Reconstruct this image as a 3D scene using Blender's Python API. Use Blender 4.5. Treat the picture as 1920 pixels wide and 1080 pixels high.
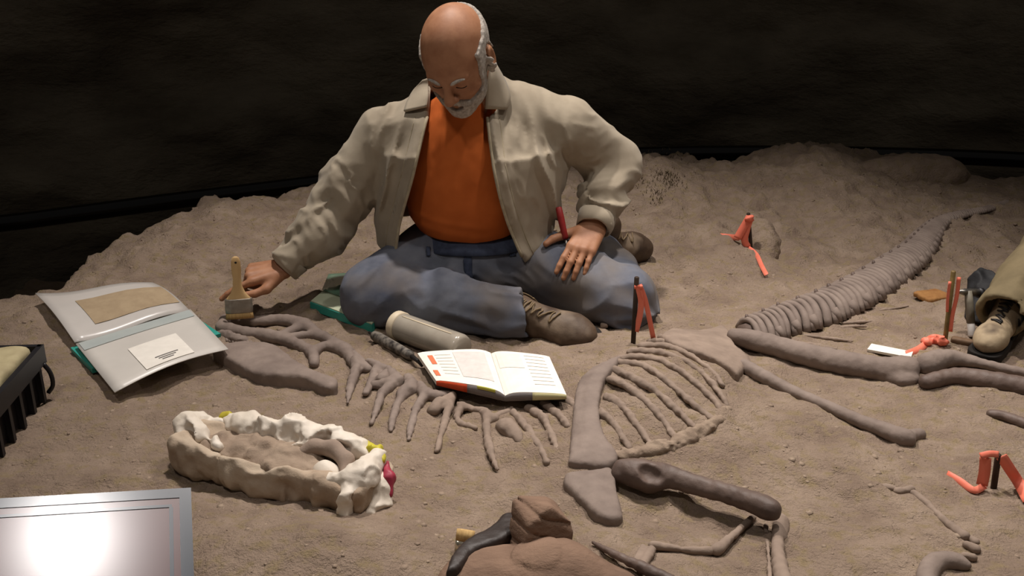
import bpy, math, random
import numpy as np
from mathutils import Vector, Matrix

for o in list(bpy.data.objects):
    bpy.data.objects.remove(o)
random.seed(7)
SC = bpy.context.scene
COL = SC.collection

# ------------------------------------------------------------------ camera
CAM_H = 1.05
PITCH = math.radians(21.0)
FPX = 1900.0
cam_d = bpy.data.cameras.new('camera')
cam = bpy.data.objects.new('camera', cam_d)
COL.objects.link(cam)
cam.location = (0, 0, CAM_H)
cam.rotation_euler = (math.pi / 2 - PITCH, 0, 0)
cam_d.sensor_width = 36.0
cam_d.lens = FPX / 1920.0 * 36.0
cam_d.clip_start = 0.05
SC.camera = cam

# ------------------------------------------------------------------ world, lamps, exposure
w = bpy.data.worlds.new('world')
SC.world = w
w.use_nodes = True
w.node_tree.nodes['Background'].inputs[0].default_value = (1.0, 0.92, 0.84, 1)
w.node_tree.nodes['Background'].inputs[1].default_value = 0.06
SC.view_settings.view_transform = 'Standard'
SC.view_settings.look = 'None'
SC.view_settings.gamma = 1.0
SC.view_settings.use_curve_mapping = False
SC.view_settings.exposure = 0.0


def spot(name, loc, aim, energy, color, angle, blend=0.6, size=0.06):
    d = bpy.data.lights.new(name, 'SPOT')
    d.energy = energy
    d.color = color
    d.spot_size = math.radians(angle)
    d.spot_blend = blend
    d.shadow_soft_size = size
    o = bpy.data.objects.new(name, d)
    COL.objects.link(o)
    o.location = loc
    o.rotation_euler = (Vector(aim) - Vector(loc)).to_track_quat('-Z', 'Y').to_euler()
    return o


WARM = (1.0, 0.925, 0.865)
KEY_LOC = (-0.30, 3.05, 3.35)
FILL_LOC = (-1.1, 0.7, 3.2)
SIDE_LOC = (1.9, 1.5, 3.2)
PANEL_LAMP = (-0.62, 1.9, 3.1)
spot('ceiling_spot_key', KEY_LOC, (0.05, 2.05, 0.0), 370, WARM, 80, 0.8, 0.09)
spot('ceiling_spot_front', FILL_LOC, (-0.1, 2.15, 0.15), 72, WARM, 62, 0.9, 0.12)
spot('ceiling_spot_side', SIDE_LOC, (0.9, 2.2, 0.0), 90, WARM, 62, 0.9, 0.12)
spot('ceiling_spot_right', (0.95, 2.75, 3.3), (0.60, 1.72, 0.0), 310, WARM, 52, 0.9, 0.09)
spot('ceiling_spot_sign', PANEL_LAMP, (-0.45, 0.75, 0.5), 85, (1.0, 0.95, 0.92), 30, 0.5, 0.07)

# ------------------------------------------------------------------ pixel <-> place
FWD = np.array([0, math.cos(PITCH), -math.sin(PITCH)])
UPV = np.array([0, math.sin(PITCH), math.cos(PITCH)])
RGT = np.array([1.0, 0, 0])
CAMP = np.array([0, 0, CAM_H])


def ray(px, py):
    return FWD + RGT * (px - 960) / FPX - UPV * (py - 540) / FPX


def G(px, py, z=0.0):
    d = ray(px, py)
    t = (z - CAM_H) / d[2]
    return CAMP + d * t


def P(px, py, y):
    d = ray(px, py)
    return CAMP + d * (y / d[1])


def scale_at(p):
    return FPX / float(np.dot(np.asarray(p) - CAMP, FWD))


# ------------------------------------------------------------------ noise
_rng = np.random.RandomState(5)
_TAB = (_rng.rand(1 << 16) * 2 - 1).astype(np.float32)


def noise3(p, freq=1.0, seed=0):
    q = (np.asarray(p) * freq).astype(np.float32)
    f = np.floor(q)
    i = f.astype(np.int32)
    u = q - f
    u = u * u * (3 - 2 * u)
    hx = i[:, 0] * 7919
    hy = i[:, 1] * 104729
    hz = i[:, 2] * 15485863 + seed * 31337
    X = (hx, hx + 7919)
    Y = (hy, hy + 104729)
    Z_ = (hz, hz + 15485863)

    def T(a, b, c):
        n = X[a] ^ Y[b] ^ Z_[c]
        n = (n ^ (n >> 15)) * 73244475
        return _TAB[(n ^ (n >> 13)) & 0xffff]
    ux, uy, uz = u[:, 0], u[:, 1], u[:, 2]
    c00 = T(0, 0, 0); c00 = c00 + (T(1, 0, 0) - c00) * ux
    c10 = T(0, 1, 0); c10 = c10 + (T(1, 1, 0) - c10) * ux
    c01 = T(0, 0, 1); c01 = c01 + (T(1, 0, 1) - c01) * ux
    c11 = T(0, 1, 1); c11 = c11 + (T(1, 1, 1) - c11) * ux
    c0 = c00 + (c10 - c00) * uy
    c1 = c01 + (c11 - c01) * uy
    return c0 + (c1 - c0) * uz


def fbm(p, freq, octs=3, seed=0):
    r, a = 0, 1.0
    for k in range(octs):
        r = r + a * noise3(p, freq * 2 ** k, seed + k * 17)
        a *= 0.5
    return r


def sst(a, b, x):
    t = np.clip((x - a) / (b - a), 0, 1)
    return t * t * (3 - 2 * t)


# ------------------------------------------------------------------ terrain height
BUMPS = []      # (x, y, rx, ry, amp)


def add_bump(px, py, rpx, ryf, amp, z=0.0):
    g = G(px, py, z)
    r = rpx / scale_at(g)
    BUMPS.append((g[0], g[1], r, r * ryf, amp))


add_bump(1215, 752, 210, 1.35, 0.060)      # body of sediment under the ribs
add_bump(1300, 720, 130, 1.3, 0.018)
add_bump(500, 1075, 200, 1.0, 0.055)       # swell at the front edge
add_bump(660, 1060, 160, 0.8, 0.030)
add_bump(1180, 1120, 230, 0.8, 0.030)
add_bump(1270, 960, 95, 1.1, -0.022)       # dug hollow under the forelimb
add_bump(1560, 715, 120, 1.0, -0.020)      # dug hollow under the thigh bone
add_bump(1720, 790, 90, 1.2, -0.014)
add_bump(540, 545, 90, 0.8, 0.014)
add_bump(1230, 345, 75, 2.2, 0.075)        # rough mound behind the elbow
add_bump(1520, 330, 130, 2.0, 0.10)        # banks along the back edge
add_bump(1350, 340, 90, 1.5, 0.02)
add_bump(330, 470, 110, 1.6, 0.05)
add_bump(430, 420, 80, 1.8, 0.045)
add_bump(60, 600, 90, 1.2, 0.02)
add_bump(1560, 880, 130, 0.8, 0.012)
add_bump(1500, 790, 80, 0.8, 0.010)


def H(x, y, fine=True):
    x = np.atleast_1d(np.asarray(x, float))
    y = np.atleast_1d(np.asarray(y, float))
    p = np.stack([x, y, np.zeros_like(x)], 1)
    z = 0.010 * noise3(p, 1.7, 3) + 0.006 * noise3(p, 4.3, 5)
    for bx, by, rx, ry, a in BUMPS:
        q = ((x - bx) / rx) ** 2 + ((y - by) / ry) ** 2
        z = z + a * np.exp(-q * 1.4)
    if fine:
        far = sst(2.2, 3.2, y)
        lump = noise3(p, 13, 8)
        z = z + (0.0055 + 0.008 * far) * lump + (0.0048 + 0.007 * far) * noise3(p, 27, 9) + (0.0036 + 0.002 * far) * noise3(p, 55, 11)
        rg = noise3(p + 0.03 * noise3(p, 6, 22)[:, None], 11, 21)
        z = z - 0.005 * np.clip(0.16 - np.abs(rg), 0, 1) / 0.16 * np.clip(noise3(p, 3.1, 23) + 0.1, 0, 1)
        z = z + 0.009 * np.clip(noise3(p, 34, 24) - 0.52, 0, 1) / 0.48 * (0.5 + far)
    return z


def Hs(x, y):
    return float(H(x, y, False)[0])


def GH(px, py, dz=0.0):
    z = 0.0
    for _ in range(8):
        g = G(px, py, z + dz)
        z = Hs(g[0], g[1])
    return np.array([g[0], g[1], z + dz])


# ------------------------------------------------------------------ materials
MATS = {}


def srgb(r, g, b):
    def f(c):
        c /= 255.0
        return c / 12.92 if c <= 0.04045 else ((c + 0.055) / 1.055) ** 2.4
    return (f(r), f(g), f(b), 1.0)


def mat(name, c1, c2=None, rough=0.8, scale=8.0, detail=4.0, bump=0.0, bscale=60.0, bdist=0.003, metal=0.0,
        spec=0.3, c3=None, s3=25.0, t3=(0.55, 0.75), trans=0.0, alpha=1.0, stretch=None, coat=0.0, emit=None, sheen=0.0, bump2=None):
    m = bpy.data.materials.new(name)
    m.use_nodes = True
    nt = m.node_tree
    N, L = nt.nodes, nt.links
    b = N['Principled BSDF']
    b.inputs['Roughness'].default_value = rough
    b.inputs['Metallic'].default_value = metal
    b.inputs['Specular IOR Level'].default_value = spec
    b.inputs['Transmission Weight'].default_value = trans
    b.inputs['Alpha'].default_value = alpha
    b.inputs['Coat Weight'].default_value = coat
    if sheen:
        b.inputs['Sheen Weight'].default_value = sheen
    tc = N.new('ShaderNodeTexCoord')
    src = tc.outputs['Object']
    if stretch:
        mp = N.new('ShaderNodeMapping')
        mp.inputs['Scale'].default_value = stretch
        L.new(src, mp.inputs['Vector'])
        src = mp.outputs['Vector']
    if c2 is None:
        b.inputs['Base Color'].default_value = c1
    else:
        nz = N.new('ShaderNodeTexNoise')
        nz.inputs['Scale'].default_value = scale
        nz.inputs['Detail'].default_value = detail
        nz.inputs['Roughness'].default_value = 0.6
        L.new(src, nz.inputs['Vector'])
        mr = N.new('ShaderNodeMapRange')
        mr.inputs['From Min'].default_value = 0.32
        mr.inputs['From Max'].default_value = 0.68
        L.new(nz.outputs['Fac'], mr.inputs['Value'])
        mx = N.new('ShaderNodeMix')
        mx.data_type = 'RGBA'
        mx.inputs['A'].default_value = c1
        mx.inputs['B'].default_value = c2
        L.new(mr.outputs['Result'], mx.inputs['Factor'])
        out = mx.outputs['Result']
        if c3 is not None:
            n2 = N.new('ShaderNodeTexNoise')
            n2.inputs['Scale'].default_value = s3
            n2.inputs['Detail'].default_value = 3
            L.new(src, n2.inputs['Vector'])
            m2 = N.new('ShaderNodeMapRange')
            m2.inputs['From Min'].default_value = t3[0]
            m2.inputs['From Max'].default_value = t3[1]
            L.new(n2.outputs['Fac'], m2.inputs['Value'])
            mx2 = N.new('ShaderNodeMix')
            mx2.data_type = 'RGBA'
            mx2.inputs['B'].default_value = c3
            L.new(out, mx2.inputs['A'])
            L.new(m2.outputs['Result'], mx2.inputs['Factor'])
            out = mx2.outputs['Result']
        L.new(out, b.inputs['Base Color'])
    if bump:
        nb = N.new('ShaderNodeTexNoise')
        nb.inputs['Scale'].default_value = bscale
        nb.inputs['Detail'].default_value = 5
        nb.inputs['Roughness'].default_value = 0.65
        L.new(src, nb.inputs['Vector'])
        bp = N.new('ShaderNodeBump')
        if bump2:
            nb2 = N.new('ShaderNodeTexNoise')
            nb2.inputs['Scale'].default_value = bump2[0]
            nb2.inputs['Detail'].default_value = 4
            L.new(src, nb2.inputs['Vector'])
            bp2 = N.new('ShaderNodeBump')
            bp2.inputs['Strength'].default_value = bump2[1]
            bp2.inputs['Distance'].default_value = bump2[2]
            L.new(nb2.outputs['Fac'], bp2.inputs['Height'])
            L.new(bp2.outputs['Normal'], bp.inputs['Normal'])
        bp.inputs['Strength'].default_value = bump
        bp.inputs['Distance'].default_value = bdist
        L.new(nb.outputs['Fac'], bp.inputs['Height'])
        L.new(bp.outputs['Normal'], b.inputs['Normal'])
    if emit:
        b.inputs['Emission Color'].default_value = emit[0]
        b.inputs['Emission Strength'].default_value = emit[1]
    MATS[name] = m
    return m


# ------------------------------------------------------------------ objects
WLOC = {}


def obj(name, verts, faces, material, parent=None, label=None, cat=None, group=None, kind=None, smooth=True, base=None):
    v = np.asarray(verts, float)
    if parent is not None:
        org = WLOC[parent.name]
    elif base is not None:
        org = np.asarray(base, float)
    else:
        org = np.array([(v[:, 0].min() + v[:, 0].max()) / 2, (v[:, 1].min() + v[:, 1].max()) / 2, v[:, 2].min()])
    me = bpy.data.meshes.new(name)
    loc = (v - org)
    if isinstance(faces, np.ndarray) and faces.ndim == 2:
        nf, k = faces.shape
        me.vertices.add(len(loc))
        me.vertices.foreach_set('co', loc.astype(np.float32).ravel())
        me.loops.add(nf * k)
        me.loops.foreach_set('vertex_index', faces.astype(np.int32).ravel())
        me.polygons.add(nf)
        me.polygons.foreach_set('loop_start', np.arange(0, nf * k, k, dtype=np.int32))
        me.update(calc_edges=True)
        me.validate()
    else:
        me.from_pydata([tuple(c) for c in loc], [], [tuple(f) for f in faces])
        me.update()
    if smooth:
        me.polygons.foreach_set('use_smooth', np.ones(len(me.polygons), bool))
    me.materials.append(MATS[material] if isinstance(material, str) else material)
    o = bpy.data.objects.new(name, me)
    COL.objects.link(o)
    if parent is not None:
        o.parent = parent
    else:
        o.location = org
    WLOC[o.name] = org
    tag(o, label, cat, group, kind)
    return o


def tag(o, label=None, cat=None, group=None, kind=None):
    if label: o['label'] = label
    if cat: o['category'] = cat
    if group: o['group'] = group
    if kind: o['kind'] = kind
    return o


def empty(name, loc, label, cat, group=None):
    o = bpy.data.objects.new(name, None)
    o.empty_display_size = 0.05
    COL.objects.link(o)
    o.location = [float(c) for c in loc]
    WLOC[o.name] = np.asarray(loc, float)
    return tag(o, label, cat, group)


# ------------------------------------------------------------------ mesh makers
class MB:
    """collects several closed shapes of ONE part"""
    def __init__(s):
        s.v, s.f = [], []

    def add(s, v, f):
        n = len(s.v)
        s.v += [tuple(map(float, c)) for c in v]
        s.f += [tuple(i + n for i in q) for q in f]
        return s

    def box(s, c, size, R=None, taper=1.0):
        c = np.asarray(c, float)
        h = np.asarray(size, float) / 2
        R = np.eye(3) if R is None else np.asarray(R)
        v = []
        for z in (-1, 1):
            k = taper if z > 0 else 1.0
            for x, y in ((-1, -1), (1, -1), (1, 1), (-1, 1)):
                v.append(c + R @ np.array([x * h[0] * k, y * h[1] * k, z * h[2]]))
        return s.add(v, [(3, 2, 1, 0), (4, 5, 6, 7), (0, 1, 5, 4), (1, 2, 6, 5), (2, 3, 7, 6), (3, 0, 4, 7)])

    def tube(s, pts, rad, n=10, cap=True, flat=1.0, up=None):
        v, f = tube(pts, rad, n, cap, flat, up)
        return s.add(v, f)

    def build(s, name, m, parent=None, **k):
        return obj(name, s.v, s.f, m, parent, **k)


def catmull(pts, n=6):
    p = np.asarray(pts, float)
    if len(p) < 3:
        t = np.linspace(0, 1, n + 1)[:, None]
        return p[0] * (1 - t) + p[1] * t
    e = np.vstack([2 * p[0] - p[1], p, 2 * p[-1] - p[-2]])
    out = []
    for i in range(1, len(e) - 2):
        for k in range(n):
            t = k / n
            a, b, c, d = e[i - 1], e[i], e[i + 1], e[i + 2]
            out.append(0.5 * (2 * b + (c - a) * t + (2 * a - 5 * b + 4 * c - d) * t * t + (3 * b - a - 3 * c + d) * t ** 3))
    out.append(p[-1])
    return np.array(out)


def tube(pts, rad, n=10, cap=True, flat=1.0, up=None):
    p = np.asarray(pts, float)
    m = len(p)
    r = np.full(m, rad, float) if np.isscalar(rad) else np.asarray(rad, float)
    v, f = [], []
    t = np.gradient(p, axis=0)
    t /= np.linalg.norm(t, axis=1)[:, None] + 1e-9
    u = np.array(up if up is not None else ((0, 0, 1) if abs(t[0][2]) < 0.9 else (1, 0, 0)), float)
    for i in range(m):
        u = u - t[i] * np.dot(u, t[i])
        u /= np.linalg.norm(u) + 1e-9
        s_ = np.cross(t[i], u)
        for k in range(n):
            a = 2 * math.pi * k / n
            v.append(p[i] + r[i] * (math.cos(a) * s_ + math.sin(a) * u * flat))
    for i in range(m - 1):
        for k in range(n):
            k2 = (k + 1) % n
            f.append((i * n + k, i * n + k2, (i + 1) * n + k2, (i + 1) * n + k))
    if cap:
        f.append(tuple(range(n))[::-1])
        f.append(tuple((m - 1) * n + k for k in range(n)))
    return v, f


def lathe(p0, axis, prof, n=24, up=(0, 0, 1)):
    """prof: list of (t along axis, radius); closed surface of revolution"""
    p0 = np.asarray(p0, float)
    a = np.asarray(axis, float)
    a = a / np.linalg.norm(a)
    u = np.asarray(up, float)
    u = u - a * np.dot(u, a)
    u /= np.linalg.norm(u)
    s_ = np.cross(a, u)
    v, f = [], []
    for t, r in prof:
        for k in range(n):
            th = 2 * math.pi * k / n
            v.append(p0 + a * t + r * (math.cos(th) * u + math.sin(th) * s_))
    m = len(prof)
    for i in range(m - 1):
        for k in range(n):
            k2 = (k + 1) % n
            f.append((i * n + k, i * n + k2, (i + 1) * n + k2, (i + 1) * n + k))
    f.append(tuple(range(n))[::-1])
    f.append(tuple((m - 1) * n + k for k in range(n)))
    return v, f


def sheet(rows, thick=0.0015, closed=False):
    """thick sheet over a grid of points rows[i][j]"""
    g = np.asarray(rows, float)
    a, b, _ = g.shape
    du = np.gradient(g, axis=0)
    dv = np.gradient(g, axis=1)
    nrm = np.cross(du, dv)
    nrm /= np.linalg.norm(nrm, axis=2)[..., None] + 1e-12
    top = g + nrm * thick / 2
    bot = g - nrm * thick / 2
    v = np.vstack([top.reshape(-1, 3), bot.reshape(-1, 3)])
    f = []
    o = a * b
    for i in range(a - 1):
        for j in range(b - 1):
            q = (i * b + j, (i + 1) * b + j, (i + 1) * b + j + 1, i * b + j + 1)
            f.append(q)
            f.append(tuple(o + k for k in q[::-1]))
    edge = [(i, 0) for i in range(a)] + [(a - 1, j) for j in range(1, b)] + [(i, b - 1) for i in range(a - 2, -1, -1)] + [(0, j) for j in range(b - 2, -1, -1)]
    for k in range(len(edge) - 1):
        p, q = edge[k][0] * b + edge[k][1], edge[k + 1][0] * b + edge[k + 1][1]
        f.append((q, p, o + p, o + q))
    return v, f


def patch(corners, nu=8, nv=8, fn=None):
    """bilinear patch c00,c10,c11,c01 -> grid; fn(u,v)->offset"""
    a, b, c, d = [np.asarray(k, float) for k in corners]
    rows = []
    for i in range(nu):
        u = i / (nu - 1)
        r = []
        for j in range(nv):
            v = j / (nv - 1)
            q = a * (1 - u) * (1 - v) + b * u * (1 - v) + c * u * v + d * (1 - u) * v
            if fn:
                q = q + np.asarray(fn(u, v))
            r.append(q)
        rows.append(r)
    return rows


# ------------------------------------------------------------------ implicit surfaces
def smin(a, b, k):
    if np.isscalar(k) and k <= 0:
        return np.minimum(a, b)
    h = np.clip(0.5 + 0.5 * (b - a) / k, 0, 1)
    return b * (1 - h) + a * h - k * h * (1 - h)


def smax(a, b, k):
    return -smin(-a, -b, k)


def cap(p, a, b, ra, rb=None):
    a = np.asarray(a, float)
    b = np.asarray(b, float)
    rb = ra if rb is None else rb
    ab = b - a
    t = np.clip(((p - a) @ ab) / (ab @ ab + 1e-12), 0, 1)
    return np.linalg.norm(p - a - t[:, None] * ab, axis=1) - (ra + (rb - ra) * t)


def ell(p, c, r, R=None):
    q = p - np.asarray(c, float)
    if R is not None:
        q = q @ np.asarray(R)
    r = np.asarray(r, float)
    k0 = np.linalg.norm(q / r, axis=1)
    k1 = np.linalg.norm(q / (r * r), axis=1)
    return np.where(k1 < 1e-9, -r.min(), k0 * (k0 - 1.0) / (k1 + 1e-9))


def rbox(p, c, half, rad, R=None):
    q = p - np.asarray(c, float)
    if R is not None:
        q = q @ np.asarray(R)
    q = np.abs(q) - (np.asarray(half, float) - rad)
    return np.linalg.norm(np.maximum(q, 0), axis=1) + np.minimum(q.max(axis=1), 0) - rad


def chain(p, pts, k=0.01):
    """pts: list of (xyz, r)"""
    d = None
    for (a, ra), (b, rb) in zip(pts[:-1], pts[1:]):
        e = cap(p, a, b, ra, rb)
        d = e if d is None else smin(d, e, k)
    return d


def poly2(p, poly):
    """signed distance to a 2-d polygon (xy)"""
    x, y = p[:, 0], p[:, 1]
    n = len(poly)
    d = np.full(len(x), 1e9)
    s = np.ones(len(x))
    j = n - 1
    for i in range(n):
        xi, yi = poly[i][0], poly[i][1]
        xj, yj = poly[j][0], poly[j][1]
        ex, ey = xj - xi, yj - yi
        wx, wy = x - xi, y - yi
        t = np.clip((wx * ex + wy * ey) / (ex * ex + ey * ey + 1e-15), 0, 1)
        d = np.minimum(d, (wx - ex * t) ** 2 + (wy - ey * t) ** 2)
        c1, c2, c3 = y >= yi, y < yj, ex * wy > ey * wx
        flip = (c1 & c2 & c3) | (~c1 & ~c2 & ~c3)
        s = np.where(flip, -s, s)
        j = i
    return s * np.sqrt(d)


def isosurf(fn, lo, hi, h, B=8, lip=1.35):
    lo = np.asarray(lo, float)
    B, C = 16, 4
    n = np.ceil((np.asarray(hi, float) - lo) / h / B).astype(int)
    N = n * B
    bc = np.stack(np.meshgrid(*[(np.arange(k) * B + (B - 1) / 2) * h for k in n], indexing='ij'), -1).reshape(-1, 3) + lo
    d = fn(bc)
    act = np.abs(d) < B * h * 0.87 * lip + 2 * h
    F = np.where(d < 0, -1.0, 1.0).astype(np.float32).reshape(n)
    F = F.repeat(B, 0).repeat(B, 1).repeat(B, 2)
    ids = np.stack(np.unravel_index(np.nonzero(act)[0], n), 1)
    k = np.arange(B // C)
    off = np.stack(np.meshgrid(k, k, k, indexing='ij'), -1).reshape(-1, 3)
    sub = (ids[:, None, :] * (B // C) + off[None]).reshape(-1, 3)
    d = fn(lo + (sub * C + (C - 1) / 2) * h)
    near = np.abs(d) < C * h * 0.87 * lip + 1.0 * h
    k = np.arange(C)
    off = np.stack(np.meshgrid(k, k, k, indexing='ij'), -1).reshape(-1, 3)
    farb, fs = sub[~near], np.where(d[~near] < 0, -1.0, 1.0)
    g = (farb[:, None, :] * C + off[None]).reshape(-1, 3)
    F[g[:, 0], g[:, 1], g[:, 2]] = np.repeat(fs, C ** 3)
    ids = sub[near]
    step = 20000
    for s in range(0, len(ids), step):
        g = (ids[s:s + step, None, :] * C + off[None]).reshape(-1, 3)
        F[g[:, 0], g[:, 1], g[:, 2]] = fn(lo + g * h)
    S = F < 0
    cnt = np.zeros(tuple(N - 1), np.int8)
    cor = [(a, b, c) for a in (0, 1) for b in (0, 1) for c in (0, 1)]
    for a, b, c in cor:
        cnt += S[a:N[0] - 1 + a, b:N[1] - 1 + b, c:N[2] - 1 + c]
    flat = np.nonzero(((cnt > 0) & (cnt < 8)).ravel())[0]
    ci = np.stack(np.unravel_index(flat, tuple(N - 1)), 1)
    val = np.stack([F[ci[:, 0] + a, ci[:, 1] + b, ci[:, 2] + c] for a, b, c in cor], 1)
    acc = np.zeros((len(ci), 3))
    num = np.zeros(len(ci))
    ca = np.array(cor, float)
    for i in range(8):
        for j in range(i + 1, 8):
            if np.abs(ca[i] - ca[j]).sum() != 1:
                continue
            x = (val[:, i] < 0) != (val[:, j] < 0)
            t = val[:, i] / (val[:, i] - val[:, j] + 1e-20)
            pt = ca[i] + (ca[j] - ca[i]) * np.clip(t, 0, 1)[:, None]
            acc += np.where(x[:, None], pt, 0)
            num += x
    V = lo + (ci + acc / num[:, None]) * h
    D = N - 1

    def look(q):
        k = (q[:, 0] * D[1] + q[:, 1]) * D[2] + q[:, 2]
        return np.searchsorted(flat, k)
    quads = []
    for ax in range(3):
        sl0 = [slice(1, -1)] * 3
        sl1 = [slice(1, -1)] * 3
        sl0[ax] = slice(0, N[ax] - 1)
        sl1[ax] = slice(1, N[ax])
        A, Bm = S[tuple(sl0)], S[tuple(sl1)]
        e = np.stack(np.nonzero(A != Bm), 1)
        if len(e) == 0:
            continue
        ins = A[e[:, 0], e[:, 1], e[:, 2]]
        e = e + 1
        e[:, ax] -= 1
        u, v = (ax + 1) % 3, (ax + 2) % 3
        q = []
        for du, dv in ((-1, -1), (0, -1), (0, 0), (-1, 0)):
            c = e.copy()
            c[:, u] += du
            c[:, v] += dv
            q.append(look(c))
        q = np.stack(q, 1)
        q[~ins] = q[~ins][:, ::-1]
        quads.append(q)
    return V, np.vstack(quads)
# ------------------------------------------------------------------ materials
mat('sand', srgb(168, 148, 130), srgb(138, 119, 104), 0.95, 9.0, 8, bump=1.0, bscale=170, bdist=0.008, spec=0.1,
    c3=srgb(150, 132, 104), s3=38.0, t3=(0.50, 0.70), bump2=(48, 0.45, 0.02))
mat('sand_block', srgb(160, 142, 124), srgb(136, 118, 103), 0.95, 20.0, 6, bump=0.6, bscale=150, bdist=0.003, spec=0.1)
mat('bone', srgb(142, 127, 117), srgb(118, 104, 96), 0.75, 14.0, 5, bump=0.35, bscale=120, bdist=0.002, spec=0.25)
mat('bone_dark', srgb(114, 97, 88), srgb(84, 69, 62), 0.55, 12.0, 5, bump=0.35, bscale=120, bdist=0.002, spec=0.35)
mat('bone_dusty', srgb(152, 134, 120), srgb(130, 114, 102), 0.85, 18.0, 5, bump=0.4, bscale=140, bdist=0.002, spec=0.15)
mat('wall_rock', srgb(148, 138, 120), srgb(92, 84, 72), 0.95, 1.1, 8, bump=0.8, bscale=3.0, bdist=0.06, spec=0.05, stretch=(1, 1, 2.2))
mat('floor_dark', srgb(84, 74, 62), srgb(66, 58, 48), 0.7, 3.0)
mat('rail_black', srgb(8, 8, 8), None, 0.25, spec=0.5)

# ------------------------------------------------------------------ the dug ground (a raised platform of sandy sediment)
edge_px = [(-420, 552), (-200, 556), (0, 553), (60, 556), (125, 525), (165, 478), (215, 452), (290, 417), (360, 388), (402, 364), (440, 374),
           (510, 372), (580, 348), (700, 330), (880, 305), (1050, 296), (1190, 286), (1278, 284), (1312, 297), (1365, 298),
           (1425, 284), (1500, 270), (1565, 269), (1640, 284), (1700, 286), (1760, 300), (1812, 331), (1920, 334), (2150, 330), (2500, 345)]
EDGE = []
for (px, py) in edge_px:
    g = GH(px, py)
    EDGE.append((g[0], g[1]))
EDGE[0] = (-3.2, EDGE[0][1])
poly = EDGE + [(4.2, EDGE[-1][1]), (4.2, 0.75), (-3.2, 0.75)]


def axis(lo, hi, f):
    out = [lo]
    while out[-1] < hi:
        out.append(out[-1] + f(out[-1]))
    return np.array(out)


gx = axis(-2.7, 3.2, lambda x: 0.0105 if -1.5 < x < 1.7 else 0.03)
gy = axis(0.78, 5.3, lambda y: 0.0095 if y < 3.0 else 0.017)
GX, GY = np.meshgrid(gx, gy, indexing='ij')
fx, fy = GX.ravel(), GY.ravel()
Z = H(fx, fy)
p3 = np.stack([fx, fy, np.zeros_like(fx)], 1)
sd = -poly2(p3, poly) + 0.012 * noise3(p3, 12, 40) + 0.006 * noise3(p3, 33, 41)
Z = Z - 0.9 * sst(0.0, 0.5, -sd + 0.015) - 0.05 * sst(0.0, 0.03, -sd)
V = np.stack([fx, fy, Z], 1)
a, b = GX.shape
I = np.arange(a * b).reshape(a, b)
F = np.stack([I[:-1, :-1].ravel(), I[1:, :-1].ravel(), I[1:, 1:].ravel(), I[:-1, 1:].ravel()], 1)
ground = obj('ground', V, F, 'sand', label='sandy brown excavation ground spread across the platform', cat='ground', kind='structure')

# lower floor, back wall
MB().box((0, 4.5, -1.35), (14, 12, 0.1)).build('floor', 'floor_dark', kind='structure', smooth=False, label='dark floor below the raised platform', cat='floor')
wu = np.linspace(-1.25, 1.25, 150)
wz = np.linspace(-1.3, 3.0, 90)
WU, WZ = np.meshgrid(wu, wz, indexing='ij')
wp = np.stack([np.sin(WU.ravel()) * 6.6, np.cos(WU.ravel()) * 6.6 - 0.2, WZ.ravel()], 1)
disp = 0.16 * fbm(wp * np.array([1, 1, 2.0]), 0.9, 4, 61) + 0.05 * fbm(wp, 4, 2, 66)
wp[:, 0] += np.sin(WU.ravel()) * disp
wp[:, 1] += np.cos(WU.ravel()) * disp
a, b = WU.shape
I = np.arange(a * b).reshape(a, b)
F = np.stack([I[:-1, :-1].ravel(), I[:-1, 1:].ravel(), I[1:, 1:].ravel(), I[1:, :-1].ravel()], 1)
obj('wall_back', wp, F, 'wall_rock', kind='structure', label='dark brown rock-textured backdrop wall curving behind the platform', cat='wall')

# black rail running behind the platform
rp = [P(-1100, 560, 3.9), P(-700, 500, 4.25), P(-330, 452, 4.55), P(0, 419, 4.75), P(118, 404, 4.85), P(330, 376, 5.0), P(580, 345, 5.2), P(860, 310, 5.4), P(1150, 292, 5.5), P(1390, 287, 5.5),
      P(1650, 290, 5.45), P(1920, 300, 5.3), P(2250, 322, 5.1)]
root = empty('handrail', (rp[7][0], rp[7][1], -1.3), 'black metal handrail with posts running behind the platform', 'railing')
tb = MB()
tb.tube(catmull(rp, 8), 0.042, 14)
tb.build('rail', 'rail_black', root)
for q in (rp[4], rp[9], P(1985, 304, 5.25), P(760, 322, 5.33)):
    v, f = lathe((q[0], q[1], -1.3), (0, 0, 1), [(0, 0.07), (0.012, 0.07), (0.014, 0.058), (q[2] + 1.3, 0.058), (q[2] + 1.345, 0.062), (q[2] + 1.37, 0.03)], 16)
    obj('post', v, f, 'rail_black', root)
v, f = tube(catmull([p - np.array([0, 0, 0.62]) for p in rp], 6), 0.02, 10)
obj('lower_rail', v, f, 'rail_black', root)
# ------------------------------------------------------------------ fossil bones, half sunk in the sediment
def w3(px, py, rpx, dz=0.0, emb=0.45):
    """centre of a bone cross-section: place in flattened space (z above the ground), world radius"""
    r = 0.0
    for _ in range(3):
        g = GH(px, py, max(r * emb, 0) + dz)
        r = rpx / scale_at(g)
    return np.array([g[0], g[1], r * emb + dz]), r


def flatten(p):
    q = p.copy()
    q[:, 2] = p[:, 2] - H(p[:, 0], p[:, 1], False)
    return q


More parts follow.
